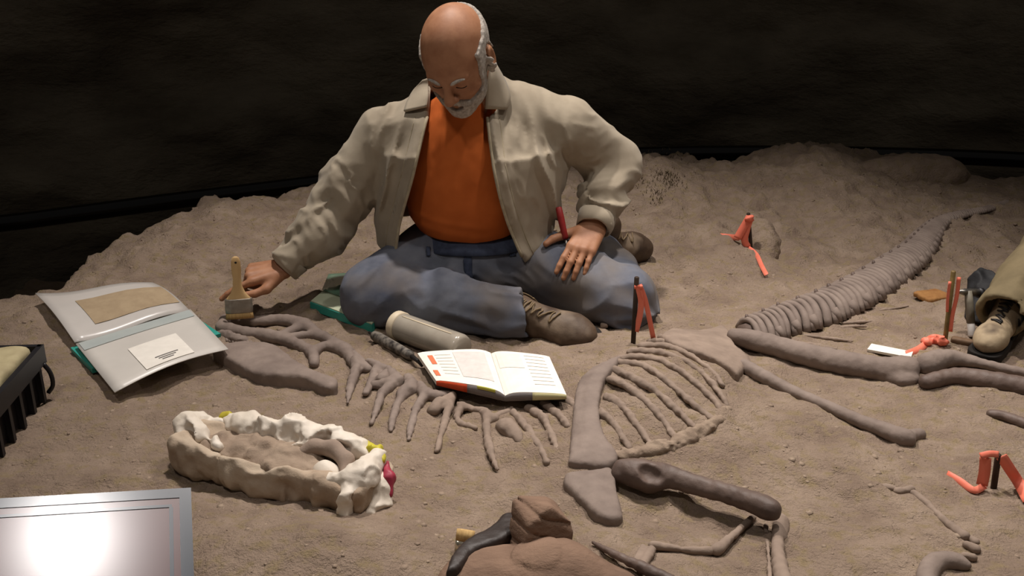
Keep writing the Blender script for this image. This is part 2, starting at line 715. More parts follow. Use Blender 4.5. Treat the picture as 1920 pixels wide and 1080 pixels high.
def bone_mesh(chains=(), plates=(), h=0.004, k=0.008, rough=0.0010, cuts=(), emb=0.45, seed=1):
    cs, pls = [], []
    pts = []
    for c in chains:
        row = []
        for t in c:
            q, r = w3(t[0], t[1], t[2], t[3] if len(t) > 3 else 0.0, emb)
            row.append((q, r))
            pts.append(np.append(q, r))
        if len(row) == 1:
            row = [row[0], (row[0][0] + 1e-4, row[0][1])]
        # smooth the polyline
        if len(row) > 2:
            pp = catmull([np.append(q, r) for q, r in row], 3)
            row = [(x[:3], max(x[3], 0.0012)) for x in pp]
        cs.append(row)
    for pl in plates:
        pg = [GH(x, y, pl.get('z', 0.0) + pl.get('t', 0.012) * 0.7)[:2] for x, y in pl['poly']]
        pg = catmull([np.array([*c, 0]) for c in pg + [pg[0]]], 3)[:-1]
        pls.append((pg, pl.get('t', 0.012), pl.get('dome', 0.0), pl.get('z', 0.0)))
        for c in pg:
            pts.append(np.array([c[0], c[1], pl.get('z', 0) + pl.get('t', .012), 0.012]))
    ct = [w3(*c[:4], emb=c[4] if len(c) > 4 else 0.0) for c in cuts]
    pts = np.array(pts)
    lo = (pts[:, :3] - pts[:, 3:4]).min(0) - 0.012
    hi = (pts[:, :3] + pts[:, 3:4]).max(0) + 0.012
    gx_, gy_ = np.meshgrid(np.linspace(lo[0], hi[0], 8), np.linspace(lo[1], hi[1], 8))
    hz = H(gx_.ravel(), gy_.ravel(), False)
    lo[2] = hz.min() - 0.012
    hi[2] = hz.max() + hi[2]

    def fn(p):
        q = flatten(p)
        d = np.full(len(p), 9.0)
        for row in cs:
            d = smin(d, chain(q, row, k * 0.5), k)
        for pg, t, dome, z0 in pls:
            d2 = poly2(q, pg)
            top = z0 + t + dome * np.clip(-d2 / 0.03, 0, 1)
            dz = np.maximum(q[:, 2] - top, z0 - 0.02 - q[:, 2])
            d = smin(d, smax(d2, dz, 0.010), k)
        for c, r in ct:
            d = smax(d, -(np.linalg.norm((q - c), axis=1) - r), 0.006)
        d = d + rough * noise3(p, 55, seed) + rough * 0.8 * noise3(p, 130, seed + 3)
        return d
    return isosurf(fn, lo, hi, h)


def bone(name, label, m='bone', cat='bone', parent=None, group=None, **kw):
    v, f = bone_mesh(**kw)
    if parent is not None:
        return obj(name, v, f, m, parent)
    return obj(name, v, f, m, label=label, cat=cat, group=group)


def base_at(px, py):
    return GH(px, py)


# --- shoulder and forelimb
bone('shoulder_blade', 'long flat grey shoulder blade bone lying across the ribs', cat='bone',
     plates=[dict(poly=[(1066, 866), (1072, 800), (1080, 728), (1098, 700), (1128, 682), (1165, 668), (1150, 690), (1132, 715), (1123, 770), (1134, 815), (1160, 856), (1138, 874), (1100, 872)],
                  t=0.018, dome=0.006)], h=0.004)
bone('coracoid', 'short broad grey plate bone just below the shoulder blade', cat='bone',
     plates=[dict(poly=[(1060, 890), (1105, 884), (1148, 882), (1156, 920), (1168, 966), (1150, 977), (1122, 968), (1088, 938), (1058, 908)], t=0.022, dome=0.006)],
     cuts=[(1108, 915, 26, 0.062)], h=0.004)
bone('upper_arm_bone', 'dark upper arm bone with a flared head jutting from the hollow', 'bone_dark',
     chains=[[(1166, 878, 17, .02), (1210, 892, 25, .018), (1262, 896, 18, .022), (1345, 920, 17, .03), (1415, 943, 20, .034), (1443, 955, 22, .034)],
             [(1190, 868, 9, .03), (1235, 880, 10, .028), (1270, 892, 9, .025)], [(1160, 890, 14, .012), (1218, 914, 11, .008)]],
     cuts=[(1215, 886, 17, .052), (1232, 892, 14, .050)], h=0.0035, emb=0.55)
bone('forearm_bone', 'thin forearm bone angling down from the dark upper arm bone',
     chains=[[(1412, 970, 7), (1375, 1003, 7), (1352, 1025, 10), (1342, 1032, 11)]], m='bone_dusty')
bone('finger_bone', 'slim pale hand bone lying level, left of the forearm bone',
     chains=[[(1331, 1033, 9), (1300, 1033, 7), (1255, 1027, 7), (1224, 1023, 10)]], m='bone_dusty')
bone('finger_bone', 'short pale bone bent downward at the end of the level hand bone',
     chains=[[(1222, 1030, 9), (1212, 1048, 8), (1202, 1070, 9)], [(1206, 1025, 6), (1192, 1050, 6)]], m='bone_dusty')
bone('shin_bone', 'stout upright pale bone at the bottom edge below the dark upper arm bone',
     chains=[[(1464, 975, 13), (1458, 1010, 12), (1462, 1060, 14), (1472, 1100, 18)], [(1476, 974, 4), (1472, 1010, 5)]], m='bone_dusty')
bone('splint_bone', 'thin upright splint bone beside the stout pale bone at bottom edge',
     chains=[[(1436, 985, 5), (1440, 1030, 4), (1444, 1090, 5)]], m='bone_dusty')

# --- rib cage
rc = empty('rib_cage', base_at(1230, 760), 'row of curved ribs sunk in a mound of sediment behind the shoulder blade', 'ribs')
RIBS = [[(1159, 680), (1207, 687), (1259, 722), (1307, 763), (1337, 787)],
        [(1152, 693), (1193, 711), (1237, 741), (1274, 774), (1306, 804)],
        [(1143, 711), (1178, 726), (1215, 756), (1241, 785), (1268, 824)],
        [(1137, 744), (1167, 763), (1193, 796), (1222, 837)],
        [(1128, 774), (1152, 796), (1180, 840)],
        [(1163, 672), (1222, 672), (1278, 698), (1319, 731), (1344, 757), (1352, 774)],
        [(1183, 659), (1237, 661), (1289, 681), (1326, 709), (1354, 744), (1362, 759)],
        [(1203, 649), (1252, 651), (1296, 669), (1338, 700), (1354, 722)],
        [(1219, 641), (1274, 646), (1322, 668), (1345, 686)],
        [(1240, 634), (1285, 636), (1330, 656)],
        [(963, 775), (989, 804), (1011, 837), (1025, 869)],
        [(991, 765), (1018, 784), (1035, 818), (1047, 852)],
        [(1018, 756), (1044, 774), (1066, 800)],
        [(1042, 744), (1068, 753), (1080, 764)]]
for i, r in enumerate(RIBS):
    n = len(r)
    ch = [(x, y, 8.0 - 2.2 * (j / (n - 1)), 0.003 - 0.004 * (j / (n - 1))) for j, (x, y) in enumerate(r)]
    bone('rib', None, 'bone_dusty' if i != 20 else 'bone', parent=rc, chains=[ch], h=0.0035, rough=0.0022, seed=i * 7 + 2, emb=0.3)
# crumbly lip of sediment along the rib tips
bone('sediment_lip', None, 'sand_block', parent=rc, chains=[[(1150, 852, 8), (1180, 850, 11), (1222, 846, 12), (1268, 832, 13), (1308, 812, 12), (1342, 792, 10), (1362, 768, 7)]], rough=0.006, seed=51, emb=-0.1)

# --- neck
nk = empty('neck_vertebrae', base_at(800, 760), 'string of neck vertebrae with downward spikes between skull and ribs', 'vertebrae')
NECK = [([(668, 676, 12, .004), (668, 695, 10), (658, 722, 8), (652, 756, 4)], [(660, 664, 10), (690, 692, 9)]),
        ([(706, 693, 10), (696, 715, 8), (685, 738, 6)], [(690, 678, 7, .006), (716, 688, 8, .004), (728, 697, 8), (716, 712, 14)]),
        ([(745, 715, 11, .004), (718, 736, 9), (706, 768, 7), (697, 795, 4)], [(728, 692, 7, .008), (742, 716, 14), (700, 722, 8)]),
        ([(770, 722, 11, .004), (748, 752, 8), (738, 780, 7), (732, 808, 4)], [(765, 708, 9), (772, 728, 13), (752, 738, 10)]),
        ([(798, 738, 10, .004), (780, 768, 8), (772, 796, 7), (766, 825, 4)], [(788, 722, 9), (800, 740, 12), (845, 742, 8)]),
        ([(848, 742, 9, .006), (838, 776, 8), (828, 812, 7), (818, 846, 4)], [(826, 755, 12), (812, 770, 12), (840, 748, 10)]),
        ([(861, 758, 7), (884, 766, 7), (910, 772, 8)], [(864, 762, 8), (858, 790, 6), (890, 803, 6)]),
        ([(911, 775, 8, .004), (913, 812, 8), (920, 848, 7), (932, 880, 4)], [(905, 772, 8), (925, 786, 10)]),
        ([(918, 788, 6), (938, 778, 7), (958, 770, 7)], [(948, 800, 18), (965, 815, 14), (972, 828, 8)])]
for i, (c1, c2) in enumerate(NECK):
    bone('vertebra', None, 'bone' if i < 5 else 'bone_dusty', parent=nk, chains=[c1, c2], rough=0.002, seed=i * 5 + 31)

# --- skull
sk = empty('dinosaur_skull', base_at(530, 640), 'grey dinosaur skull with large openings lying by the paintbrush', 'skull')
bone('cranium', None, 'bone', parent=sk, k=0.012,
     chains=[[(425, 600, 9), (478, 602, 9), (524, 600, 10), (560, 606, 12), (582, 616, 10)],
             [(418, 614, 11), (460, 624, 11), (505, 630, 12), (548, 642, 11), (585, 662, 10), (589, 682, 9)],
             [(573, 608, 10), (548, 620, 9), (526, 632, 9)], [(582, 616, 9), (604, 630, 9), (632, 646, 10), (655, 662, 11)],
             [(544, 634, 9), (578, 628, 7), (606, 632, 8)], [(586, 662, 9), (606, 650, 9), (632, 652, 11), (652, 664, 11), (664, 684, 9)],
             [(421, 600, 10), (414, 614, 10)]])
bone('snout_bone', None, 'bone', parent=sk, chains=[[(416, 624, 8), (440, 634, 9), (462, 638, 7)]], rough=0.004)
lj = bone('lower_jaw', None, 'bone', parent=sk,
          plates=[dict(poly=[(398, 662), (428, 648), (464, 645), (515, 650), (548, 674), (585, 696), (628, 712), (631, 726), (612, 731), (573, 713), (529, 708), (476, 703), (433, 680)], t=0.030, dome=0.006)])
for i in range(9):
    t = i / 8
    x, y = 424 + 46 * t, 632 + 10 * t
    bone('tooth', None, 'bone', parent=sk, chains=[[(x, y, 4), (x + 2, y + 7, 3)]], h=0.002, rough=0.0006)

# --- hip and hind limb
bone('hip_blade', 'pale flat hip bone fanning out between ribs and thigh bone', 'bone_dusty',
     plates=[dict(poly=[(1238, 632), (1256, 619), (1310, 622), (1358, 612), (1378, 648), (1400, 668), (1386, 702), (1364, 688), (1326, 668), (1308, 662), (1262, 646)], t=0.020, dome=0.003)],
     chains=[[(1392, 676, 14), (1402, 690, 12)], [(1330, 668, 8), (1370, 690, 10)]])
bone('thigh_bone', 'thick long thigh bone lying level right of the hip',
     chains=[[(1379, 631, 16, .012), (1420, 640, 20, .012), (1500, 662, 21, .008), (1580, 680, 22, .008), (1655, 692, 22, .006), (1700, 692, 24, .006)],
             [(1640, 700, 12), (1690, 712, 14), (1712, 712, 12)], [(1690, 678, 12, .01), (1712, 682, 12, .01)]])
bone('pubic_bone', 'slender bone angling below the thigh bone with a flared tip',
     chains=[[(1398, 688, 15), (1440, 712, 15), (1520, 750, 13), (1600, 785, 13), (1655, 806, 16), (1698, 822, 19)], [(1690, 822, 16), (1724, 814, 12)]])
bone('shin_bone', 'heavy dark shin bone running off the right edge beyond the thigh bone', 'bone_dark',
     chains=[[(1738, 716, 15, .004), (1790, 706, 16, .006), (1850, 713, 18, .004), (1930, 728, 20), (1990, 738, 22)]])
bone('calf_bone', 'slim calf bone with a knobbed end above the dark shin bone', 'bone',
     chains=[[(1740, 682, 22, .008), (1775, 672, 17, .01), (1815, 676, 11, .01), (1860, 686, 9, .01), (1925, 700, 9, .008), (1985, 712, 10)]])
bone('foot_bone', 'small dark bone half buried at right edge below the shin bone', 'bone_dark',
     chains=[[(1858, 776, 9), (1888, 782, 9), (1925, 796, 11), (1955, 806, 12)]])

# --- foot at the lower right
ft = empty('foot_bones', base_at(1760, 970), 'chain of slim jointed foot bones near bottom right corner', 'bones')
for c in ([(1634, 910, 3), (1655, 912, 5), (1676, 917, 6)], [(1682, 921, 7), (1695, 920, 6), (1709, 917, 8)],
          [(1714, 925, 8), (1738, 945, 7), (1770, 976, 7), (1808, 1006, 11)], [(1818, 1010, 7), (1828, 1015, 8)],
          [(1812, 1022, 8), (1830, 1030, 9)], [(1808, 1042, 8), (1824, 1046, 9)]):
    bone('toe_bone', None, 'bone_dusty', parent=ft, chains=[c], h=0.003, rough=0.0012)
bone('claw', 'thick curved claw bone at the bottom edge under the foot bones', 'bone',
     chains=[[(1812, 1060, 10), (1785, 1052, 17), (1755, 1056, 19), (1738, 1078, 19), (1742, 1105, 16)]])

# --- tail
tail_px = [(1405, 622), (1470, 600), (1540, 578), (1610, 545), (1670, 505), (1715, 470), (1742, 435), (1765, 411), (1800, 398), (1845, 388), (1892, 372)]
wid_px = [40, 42, 44, 42, 36, 30, 22, 15, 11, 8, 5]
tc = []
for (x, y), wv in zip(tail_px, wid_px):
    g = GH(x, y, 0.015)
    tc.append([g[0], g[1], wv / scale_at(g)])
tcs = catmull(np.array(tc), 12)
seg = np.linalg.norm(np.diff(tcs[:, :2], axis=0), axis=1)
arc = np.concatenate([[0], np.cumsum(seg)])
tl = empty('tail_vertebrae', base_at(1600, 545), 'long curving tail of closely packed ridged vertebrae', 'vertebrae')
s = 0.0
vi = 0
while s < arc[-1] - 0.004:
    x = np.interp(s, arc, tcs[:, 0])
    y = np.interp(s, arc, tcs[:, 1])
    wv = np.interp(s, arc, tcs[:, 2])
    x2 = np.interp(s + 0.01, arc, tcs[:, 0])
    y2 = np.interp(s + 0.01, arc, tcs[:, 1])
    d = np.array([x2 - x, y2 - y])
    d /= np.linalg.norm(d) + 1e-9
    nrm = np.array([d[1], -d[0]])          # towards the lower right of the view
    gap = max(0.010, wv * 0.40) * random.uniform(0.85, 1.15)
    jt = random.uniform(-0.12, 0.12)
    mb = MB()
    rows, rads = [], []
    for t in np.linspace(-1, 1, 9):
        off = t * wv * 1.05
        lean = (-0.38 + jt) * wv * t + 0.16 * wv * (1 - t * t)
        q = np.array([x, y]) + nrm * off + d * lean
        hz = float(H(q[0], q[1], False)[0])
        up = wv * (0.62 * (1 - t * t) ** 0.6 + (0.10 if abs(t) < 0.99 else 0.0)) + 0.002
        rows.append([q[0], q[1], hz + up - 0.002])
        rads.append(gap * (0.36 + 0.12 * abs(t)))
    mb.tube(catmull(rows, 2), np.interp(np.linspace(0, 8, 17), range(9), rads), 8, up=(0, 0, 1))
    vo = obj('vertebra', mb.v, mb.f, 'bone', tl)
    if wv > 0.012 and vi % 3 == 0:
        q = np.array(rows[2])
        v, f = tube([q + (0, 0, -0.004), q + np.array([0, 0, wv * 0.12]), q + np.array([-nrm[0] * .05 * wv, -nrm[1] * .05 * wv, wv * 0.26])], [gap * .30, gap * .28, gap * .16], 7)
        obj('spine_tip', v, f, 'bone_dark', vo)
        q = np.array(rows[-2])
        v, f = tube([q + (0, 0, 0.004), q + np.array([nrm[0] * .22 * wv, nrm[1] * .22 * wv, -wv * 0.12]), q + np.array([nrm[0] * .38 * wv, nrm[1] * .38 * wv, -wv * 0.4])], [gap * .5, gap * .5, gap * .32], 7)
        obj('chevron', v, f, 'bone', vo)
    s += gap
    vi += 1
# sediment core under the ridges of the tail
core = [np.array([c[0], c[1], Hs(c[0], c[1]) - 0.002 + c[2] * 0.12]) for c in tcs]
v, f = tube(core, tcs[:, 2] * 0.82, 12, flat=0.62, up=(0, 0, 1))
obj('sediment_core', v, f, 'bone_dark', tl)
# ossified tendons beside the tail
for i, c in enumerate([[(1470, 642, 4), (1520, 646, 4), (1568, 655, 3)], [(1500, 628, 3), (1550, 634, 3), (1600, 640, 2)],
                       [(1580, 606, 3), (1610, 604, 3), (1640, 602, 2)], [(1560, 616, 3), (1600, 612, 3), (1625, 612, 2)], [(1650, 582, 3), (1680, 578, 2), (1702, 574, 2)]]):
    bone('tendon', None, 'bone_dusty', parent=tl, chains=[c], h=0.003, rough=0.001)
# ------------------------------------------------------------------ the seated man
mat('skin', srgb(170, 122, 91), srgb(152, 104, 75), 0.55, 30.0, 4, bump=0.15, bscale=220, bdist=0.001, spec=0.35)
mat('grey_hair', srgb(190, 182, 172), srgb(140, 132, 124), 0.8, 120.0, 4, bump=0.6, bscale=260, bdist=0.002, spec=0.2)
mat('eye_dark', srgb(40, 28, 20), None, 0.3)
mat('jacket_cloth', srgb(168, 156, 137), srgb(150, 138, 120), 0.85, 9.0, 4, bump=0.15, bscale=400, bdist=0.001, spec=0.15, sheen=0.1)
mat('jacket_seam', srgb(172, 160, 136), srgb(150, 138, 115), 0.8, 60.0, spec=0.2)
mat('zip_metal', srgb(120, 108, 88), None, 0.4, metal=0.7)
mat('orange_knit', srgb(188, 98, 46), srgb(172, 86, 38), 0.9, 12.0, 3, bump=0.12, bscale=500, bdist=0.001, spec=0.1)
mat('denim', srgb(118, 121, 130), srgb(82, 86, 99), 0.9, 7.0, 6, bump=0.2, bscale=450, bdist=0.001, spec=0.1,
    c3=srgb(128, 116, 102), s3=5.0, t3=(0.50, 0.8))
mat('denim_seam', srgb(70, 78, 98), srgb(48, 54, 72), 0.9, 40.0)
mat('brown_leather', srgb(92, 74, 58), srgb(62, 48, 38), 0.6, 14.0, 5, bump=0.3, bscale=120, bdist=0.002, spec=0.35, c3=srgb(146, 128, 108), s3=9.0, t3=(0.54, 0.78))
mat('boot_sole', srgb(34, 28, 24), srgb(22, 19, 17), 0.8, 20.0)
mat('lace', srgb(120, 102, 78), None, 0.85)


def rotm(axis, deg):
    return np.array(Matrix.Rotation(math.radians(deg), 3, axis))


def unit(v):
    v = np.asarray(v, float)
    return v / np.linalg.norm(v)


def snap(fn, pts, off=0.0, it=8):
    p = np.asarray(pts, float).copy()
    e = 0.002
    for _ in range(it):
        d = fn(p) - off
        g = np.stack([fn(p + np.eye(3)[k] * e) - fn(p - np.eye(3)[k] * e) for k in range(3)], 1) / (2 * e)
        g /= np.linalg.norm(g, axis=1)[:, None] + 1e-9
        p = p - g * np.clip(d, -0.03, 0.03)[:, None] * 0.9
    return p


def limb_frame(p, a, b):
    """along, angle around a limb"""
    a, b = np.asarray(a, float), np.asarray(b, float)
    L_ = np.linalg.norm(b - a)
    d = (b - a) / L_
    u = unit(np.cross(d, (0.3, 0.9, 0.2)))
    v = np.cross(d, u)
    q = p - a
    return q @ d, np.arctan2(q @ u, q @ v)


MAN = np.array([-0.11, 2.66, Hs(-0.11, 2.66)])
man = empty('person', MAN, 'bald grey-bearded man in beige jacket and orange shirt sitting cross-legged', 'person')

# ---- head frame
HC = P(858, 108, 2.53)
HS_ = 0.985
HR = rotm('Z', 180 - 17) @ rotm('X', -39) @ rotm('Y', 4)


def to_head(p):
    return ((p - HC) @ HR) / HS_


def from_head(q):
    return HC + (np.asarray(q) * HS_) @ HR.T


def head_local(q):
    ax = np.abs(q[:, 0])
    qa = q.copy()
    qa[:, 0] = ax
    d = ell(q, (0, -0.012, 0.042), (0.080, 0.100, 0.090))
    d = smin(d, ell(q, (0, 0.030, -0.004), (0.068, 0.066, 0.085)), 0.03)
    d = smin(d, ell(q, (0, 0.042, -0.070), (0.056, 0.050, 0.046)), 0.03)
    d = smin(d, ell(qa, (0.046, 0.060, -0.026), (0.022, 0.020, 0.018)), 0.02)
    d = smin(d, cap(qa, (0.010, 0.090, 0.016), (0.046, 0.078, 0.016), 0.010, 0.008), 0.014)
    d = smax(d, -ell(qa, (0.032, 0.104, -0.002), (0.020, 0.018, 0.013)), 0.010)
    d = smin(d, ell(qa, (0.032, 0.078, -0.003), (0.0165, 0.0145, 0.0135)), 0.004)
    d = smin(d, cap(q, (0, 0.092, 0.010), (0, 0.116, -0.032), 0.009, 0.0135), 0.010)
    d = smin(d, ell(qa, (0.0125, 0.102, -0.037), (0.009, 0.012, 0.009)), 0.006)
    d = smin(d, cap(qa, (0, 0.094, -0.063), (0.022, 0.086, -0.065), 0.006, 0.004), 0.006)
    d = smin(d, cap(qa, (0, 0.093, -0.074), (0.020, 0.085, -0.072), 0.0065, 0.004), 0.006)
    d = smax(d, -cap(qa, (0, 0.101, -0.0685), (0.026, 0.090, -0.068), 0.0022), 0.003)
    d = smin(d, ell(q, (0, 0.074, -0.100), (0.024, 0.022, 0.020)), 0.02)
    ear = ell(qa, (0.084, -0.012, -0.006), (0.011, 0.021, 0.034), rotm('Z', -20))
    ear = smax(ear, -ell(qa, (0.096, -0.006, -0.004), (0.010, 0.012, 0.022)), 0.006)
    ear = smin(ear, ell(qa, (0.083, -0.006, -0.034), (0.007, 0.009, 0.010)), 0.006)
    d = smin(d, ear, 0.006)
    return d


def hand_caps(wrist, d, n, side, curls, lens_scale=1.0, thumb=None, spread=1.0, yaw=(0.10, 0.02, -0.05, -0.13)):
    d = unit(d)
    n = unit(np.asarray(n, float) - d * np.dot(n, d))
    s_ = unit(np.cross(d, n))
    if np.dot(s_, side) < 0:
        s_ = -s_
    out = [[], []]
    wr = np.asarray(wrist, float)
    offs = (0.034, 0.0115, -0.011, -0.032)
    kl = (0.088, 0.092, 0.087, 0.079)
    segs = ((0.044, 0.027, 0.021), (0.048, 0.030, 0.022), (0.044, 0.028, 0.021), (0.034, 0.021, 0.019))
    rr = (0.0098, 0.0100, 0.0095, 0.0084)
    tips = []
    for i in range(4):
        k = wr + d * kl[i] + s_ * offs[i] * spread + n * (0.002 if i in (1, 2) else -0.002)
        out[0].append((wr + s_ * offs[i] * 0.62, k, 0.0165, 0.0125))
        a = 0.0
        p = k
        fd = unit(d + s_ * yaw[i] * spread)
        for j in range(3):
            a += math.radians(curls[i][j])
            q = p + (fd * math.cos(a) - n * math.sin(a)) * segs[i][j] * lens_scale
            out[1].append((i, p, q, rr[i] * (1.02 - 0.11 * j), rr[i] * (0.95 - 0.12 * j)))
            p = q
        tips.append((p, fd * math.cos(a) - n * math.sin(a), n * math.cos(a) + fd * math.sin(a), rr[i] * 0.6))
    tb = wr + d * 0.022 + s_ * 0.030 - n * 0.006
    t1 = tb + unit(d * thumb[0][0] + s_ * thumb[0][1] + n * thumb[0][2]) * 0.044
    t2 = t1 + unit(d * thumb[1][0] + s_ * thumb[1][1] + n * thumb[1][2]) * 0.033
    t3 = t2 + unit(d * thumb[2][0] + s_ * thumb[2][1] + n * thumb[2][2]) * 0.025
    out[0].append((tb, t1, 0.0165, 0.0128))
    out[1].append((4, t1, t2, 0.0118, 0.0108))
    out[1].append((4, t2, t3, 0.0106, 0.0085))
    return out


WRL = P(1112, 428, 2.60)
HANDL = hand_caps(WRL, (-0.40, -0.80, -0.40), (0.12, -0.42, 0.90), (-1, 0, 0),
                  [(14, 14, 10), (16, 16, 12), (17, 16, 12), (14, 14, 12)], lens_scale=0.9, spread=0.85, thumb=((0.62, 0.75, -0.15), (0.75, 0.62, -0.1), (0.9, 0.4, -0.1)))
WRR = P(531, 503, 2.575)
HANDR = hand_caps(WRR, (-0.93, -0.34, -0.06), (-0.10, -0.30, 0.95), (0, -1, 0),
                  [(12, 14, 6), (62, 78, 45), (70, 80, 50), (72, 80, 50)], thumb=((0.75, 0.55, -0.30), (0.95, 0.12, -0.16), (1.0, -0.12, 0.0)))

NB = np.array([-0.105, 2.665, 0.52])
SHL, ELL_, = P(1066, 236, 2.68), P(1152, 308, 2.76)
SHR, ELR = P(722, 254, 2.67), P(655, 350, 2.665)
FMR = P(604, 432, 2.625)


def hand_sdf(p, hd):
    d = np.full(len(p), 9.0)
    for a, b, ra, rb in hd[0]:
        d = smin(d, cap(p, a, b, ra, rb), 0.010)
    fg = {}
    for i, a, b, ra, rb in hd[1]:
        e = cap(p, a, b, ra, rb)
        # knuckle swell
        e = np.minimum(e, np.linalg.norm(p - b, axis=1) - rb * 1.03)
        fg[i] = smin(fg[i], e, 0.003) if i in fg else e
    f = None
    for i in fg:
        f = fg[i] if f is None else np.minimum(f, fg[i])
    return smin(d, f, 0.007)


def body_sdf(p):
    d = head_local(to_head(p)) * HS_
    nb_top = from_head((0, -0.032, -0.055))
    d = smin(d, cap(p, nb_top, NB + (0, 0.0, 0.02), 0.058, 0.066), 0.03)
    d = smin(d, ell(p, (-0.11, 2.665, 0.36), (0.14, 0.10, 0.18)), 0.05)
    d = smin(d, ell(p, (-0.11, 2.69, 0.15), (0.13, 0.10, 0.09)), 0.06)
    for sh, el, mid, wr in ((SHL, ELL_, (ELL_ + WRL) / 2, WRL), (SHR, ELR, FMR, WRR)):
        d = smin(d, cap(p, NB - (0, 0, 0.04), sh, 0.05, 0.045), 0.03)
        d = smin(d, chain(p, [(sh, 0.045), (el, 0.036), (mid, 0.034), (wr, 0.027)], 0.02), 0.02)
    d = smin(d, hand_sdf(p, HANDL), 0.012)
    d = smin(d, hand_sdf(p, HANDR), 0.012)
    return d


v, f = isosurf(body_sdf, (-0.90, 2.30, 0.02), (0.42, 2.86, 0.88), 0.0036)
body = obj('body', v, f, 'skin', man)
# finger nails of the hand on the thigh are too soft to read; eyelids carry a dark lash line
for sx in (-1, 1):
    c = [from_head((sx * 0.032 + t * 0.015, 0.0915 - 0.004 * t * t, -0.0085 - 0.002 * (1 - t * t))) for t in np.linspace(-1, 1, 7)]
    v, f = tube(snap(body_sdf, c, 0.0003, 4), 0.0014, 6)
    obj('eyelashes', v, f, 'eye_dark', body)


# ---- hair, beard, brows
def hair_sdf(p):
    q = to_head(p)
    hd = head_local(q)
    ax = np.abs(q[:, 0])
    n = noise3(p * np.array([1, 1, .4]), 210, 71) * 0.0010 + noise3(p, 60, 72) * 0.0007
    lim = 0.060 - 0.25 * np.clip(q[:, 1], -0.1, 0.1)
    m = np.maximum(q[:, 2] - lim, -(q[:, 2] + 0.040 + 0.3 * q[:, 1]))
    m = np.maximum(m, q[:, 1] - 0.040 - 0.15 * (0.05 - q[:, 2]))
    m = smax(m, 0.046 - ax - np.clip(-q[:, 1] * 0.6, 0, 0.2), 0.01)
    ears = ell(np.stack([ax, q[:, 1], q[:, 2]], 1), (0.090, -0.010, -0.010), (0.022, 0.028, 0.044))
    m = np.maximum(m, -ears)
    side = np.maximum(np.maximum(np.abs(q[:, 1] - 0.020) - 0.013, 0.05 - ax), np.maximum(q[:, 2] - 0.01, -0.052 - q[:, 2]))
    m = smin(m, side, 0.006)
    return smax(hd - 0.0058 + n, m + n * 3, 0.004) * HS_


v, f = isosurf(hair_sdf, HC - 0.17, HC + 0.17, 0.003)
obj('hair', v, f, 'grey_hair', man)


def beard_sdf(p):
    q = to_head(p)
    hd = head_local(q)
    ax = np.abs(q[:, 0])
    n = noise3(p * np.array([1, 1, .4]), 230, 75) * 0.0012 + noise3(p, 70, 76) * 0.0007
    lim = -0.022 - 0.62 * np.clip(q[:, 1] - 0.02, -0.1, 0.07)
    m = np.maximum(q[:, 2] - lim, -(q[:, 1] - 0.004))
    m = np.maximum(m, -0.125 - q[:, 2])
    qa = np.stack([ax, q[:, 1], q[:, 2]], 1)
    mo = cap(qa, (0.0, 0.100, -0.053), (0.030, 0.086, -0.066), 0.0085, 0.010)
    m = smin(m, mo, 0.004)
    m = np.maximum(m, -ell(q, (0, 0.098, -0.0705), (0.021, 0.02, 0.0065)))
    return smax(hd - 0.0075 + n, m + n * 2, 0.005) * HS_


v, f = isosurf(beard_sdf, HC - 0.18, HC + 0.17, 0.003)
obj('beard', v, f, 'grey_hair', man)
for sx in (-1, 1):
    c = [from_head((sx * t, 0.098 - 6 * (t - 0.012) ** 2, 0.014 + 0.006 * math.sin((t - 0.012) * 60))) for t in np.linspace(0.012, 0.05, 8)]
    v, f = tube(snap(body_sdf, c, 0.001, 5), [0.002, 0.0042, 0.0046, 0.0046, 0.0042, 0.0036, 0.003, 0.0015], 8)
    obj('eyebrow', v, f, 'grey_hair', man)


# ---- shirt
def shirt_sdf(p):
    d = ell(p, (-0.118, 2.665, 0.315), (0.170, 0.148, 0.185))
    d = smin(d, ell(p, (-0.112, 2.665, 0.43), (0.185, 0.118, 0.15)), 0.06)
    d = smin(d, cap(p, NB + (-0.005, -0.01, -0.03), from_head((0, -0.030, -0.075)), 0.078, 0.066), 0.035)
    d = d + 0.0022 * noise3(p * np.array([1, 1, 0.5]), 16, 81) + 0.0012 * noise3(p, 40, 82)
    # gathered folds above the hem
    s_ = p[:, 2] - 0.215 - 0.10 * (p[:, 0] + 0.03) ** 2 * 6
    d = d - 0.006 * np.exp(-(s_ / 0.012) ** 2) * (0.5 + 0.5 * noise3(p, 9, 83)) - 0.004 * np.exp(-((s_ - 0.03) / 0.010) ** 2) * noise3(p, 7, 84)
    zb = 0.195 + 0.10 * np.abs(p[:, 0] + 0.10) * 0.6
    d = smax(d, zb - p[:, 2], 0.008)
    top = (p - from_head((0, -0.030, -0.082))) @ unit(from_head((0, -0.030, -0.05)) - NB)
    d = smax(d, jacket_torso(p) + 0.015 - 0.06 * sst(0.46, 0.38, p[:, 2]) - 0.06 * sst(0.055, 0.045, np.abs(p[:, 0] + 0.125)), 0.004)
    return smax(d, top, 0.004)



# ---- jeans
HIPR, KNR, ANR = np.array([-0.200, 2.69, 0.125]), P(703, 553, 2.515), P(975, 590, 2.425)
HIPL, KNL = np.array([-0.015, 2.69, 0.125]), P(1172, 566, 2.505)
ANL = np.array([0.25, 2.90, 0.07])


def crease(q, freq, seed):
    """sharp-crested cloth folds, about -1..1"""
    a = noise3(q, freq, seed)
    return 1.0 - 2.6 * np.abs(a) + 0.3 * noise3(q, freq * 0.5, seed + 1)


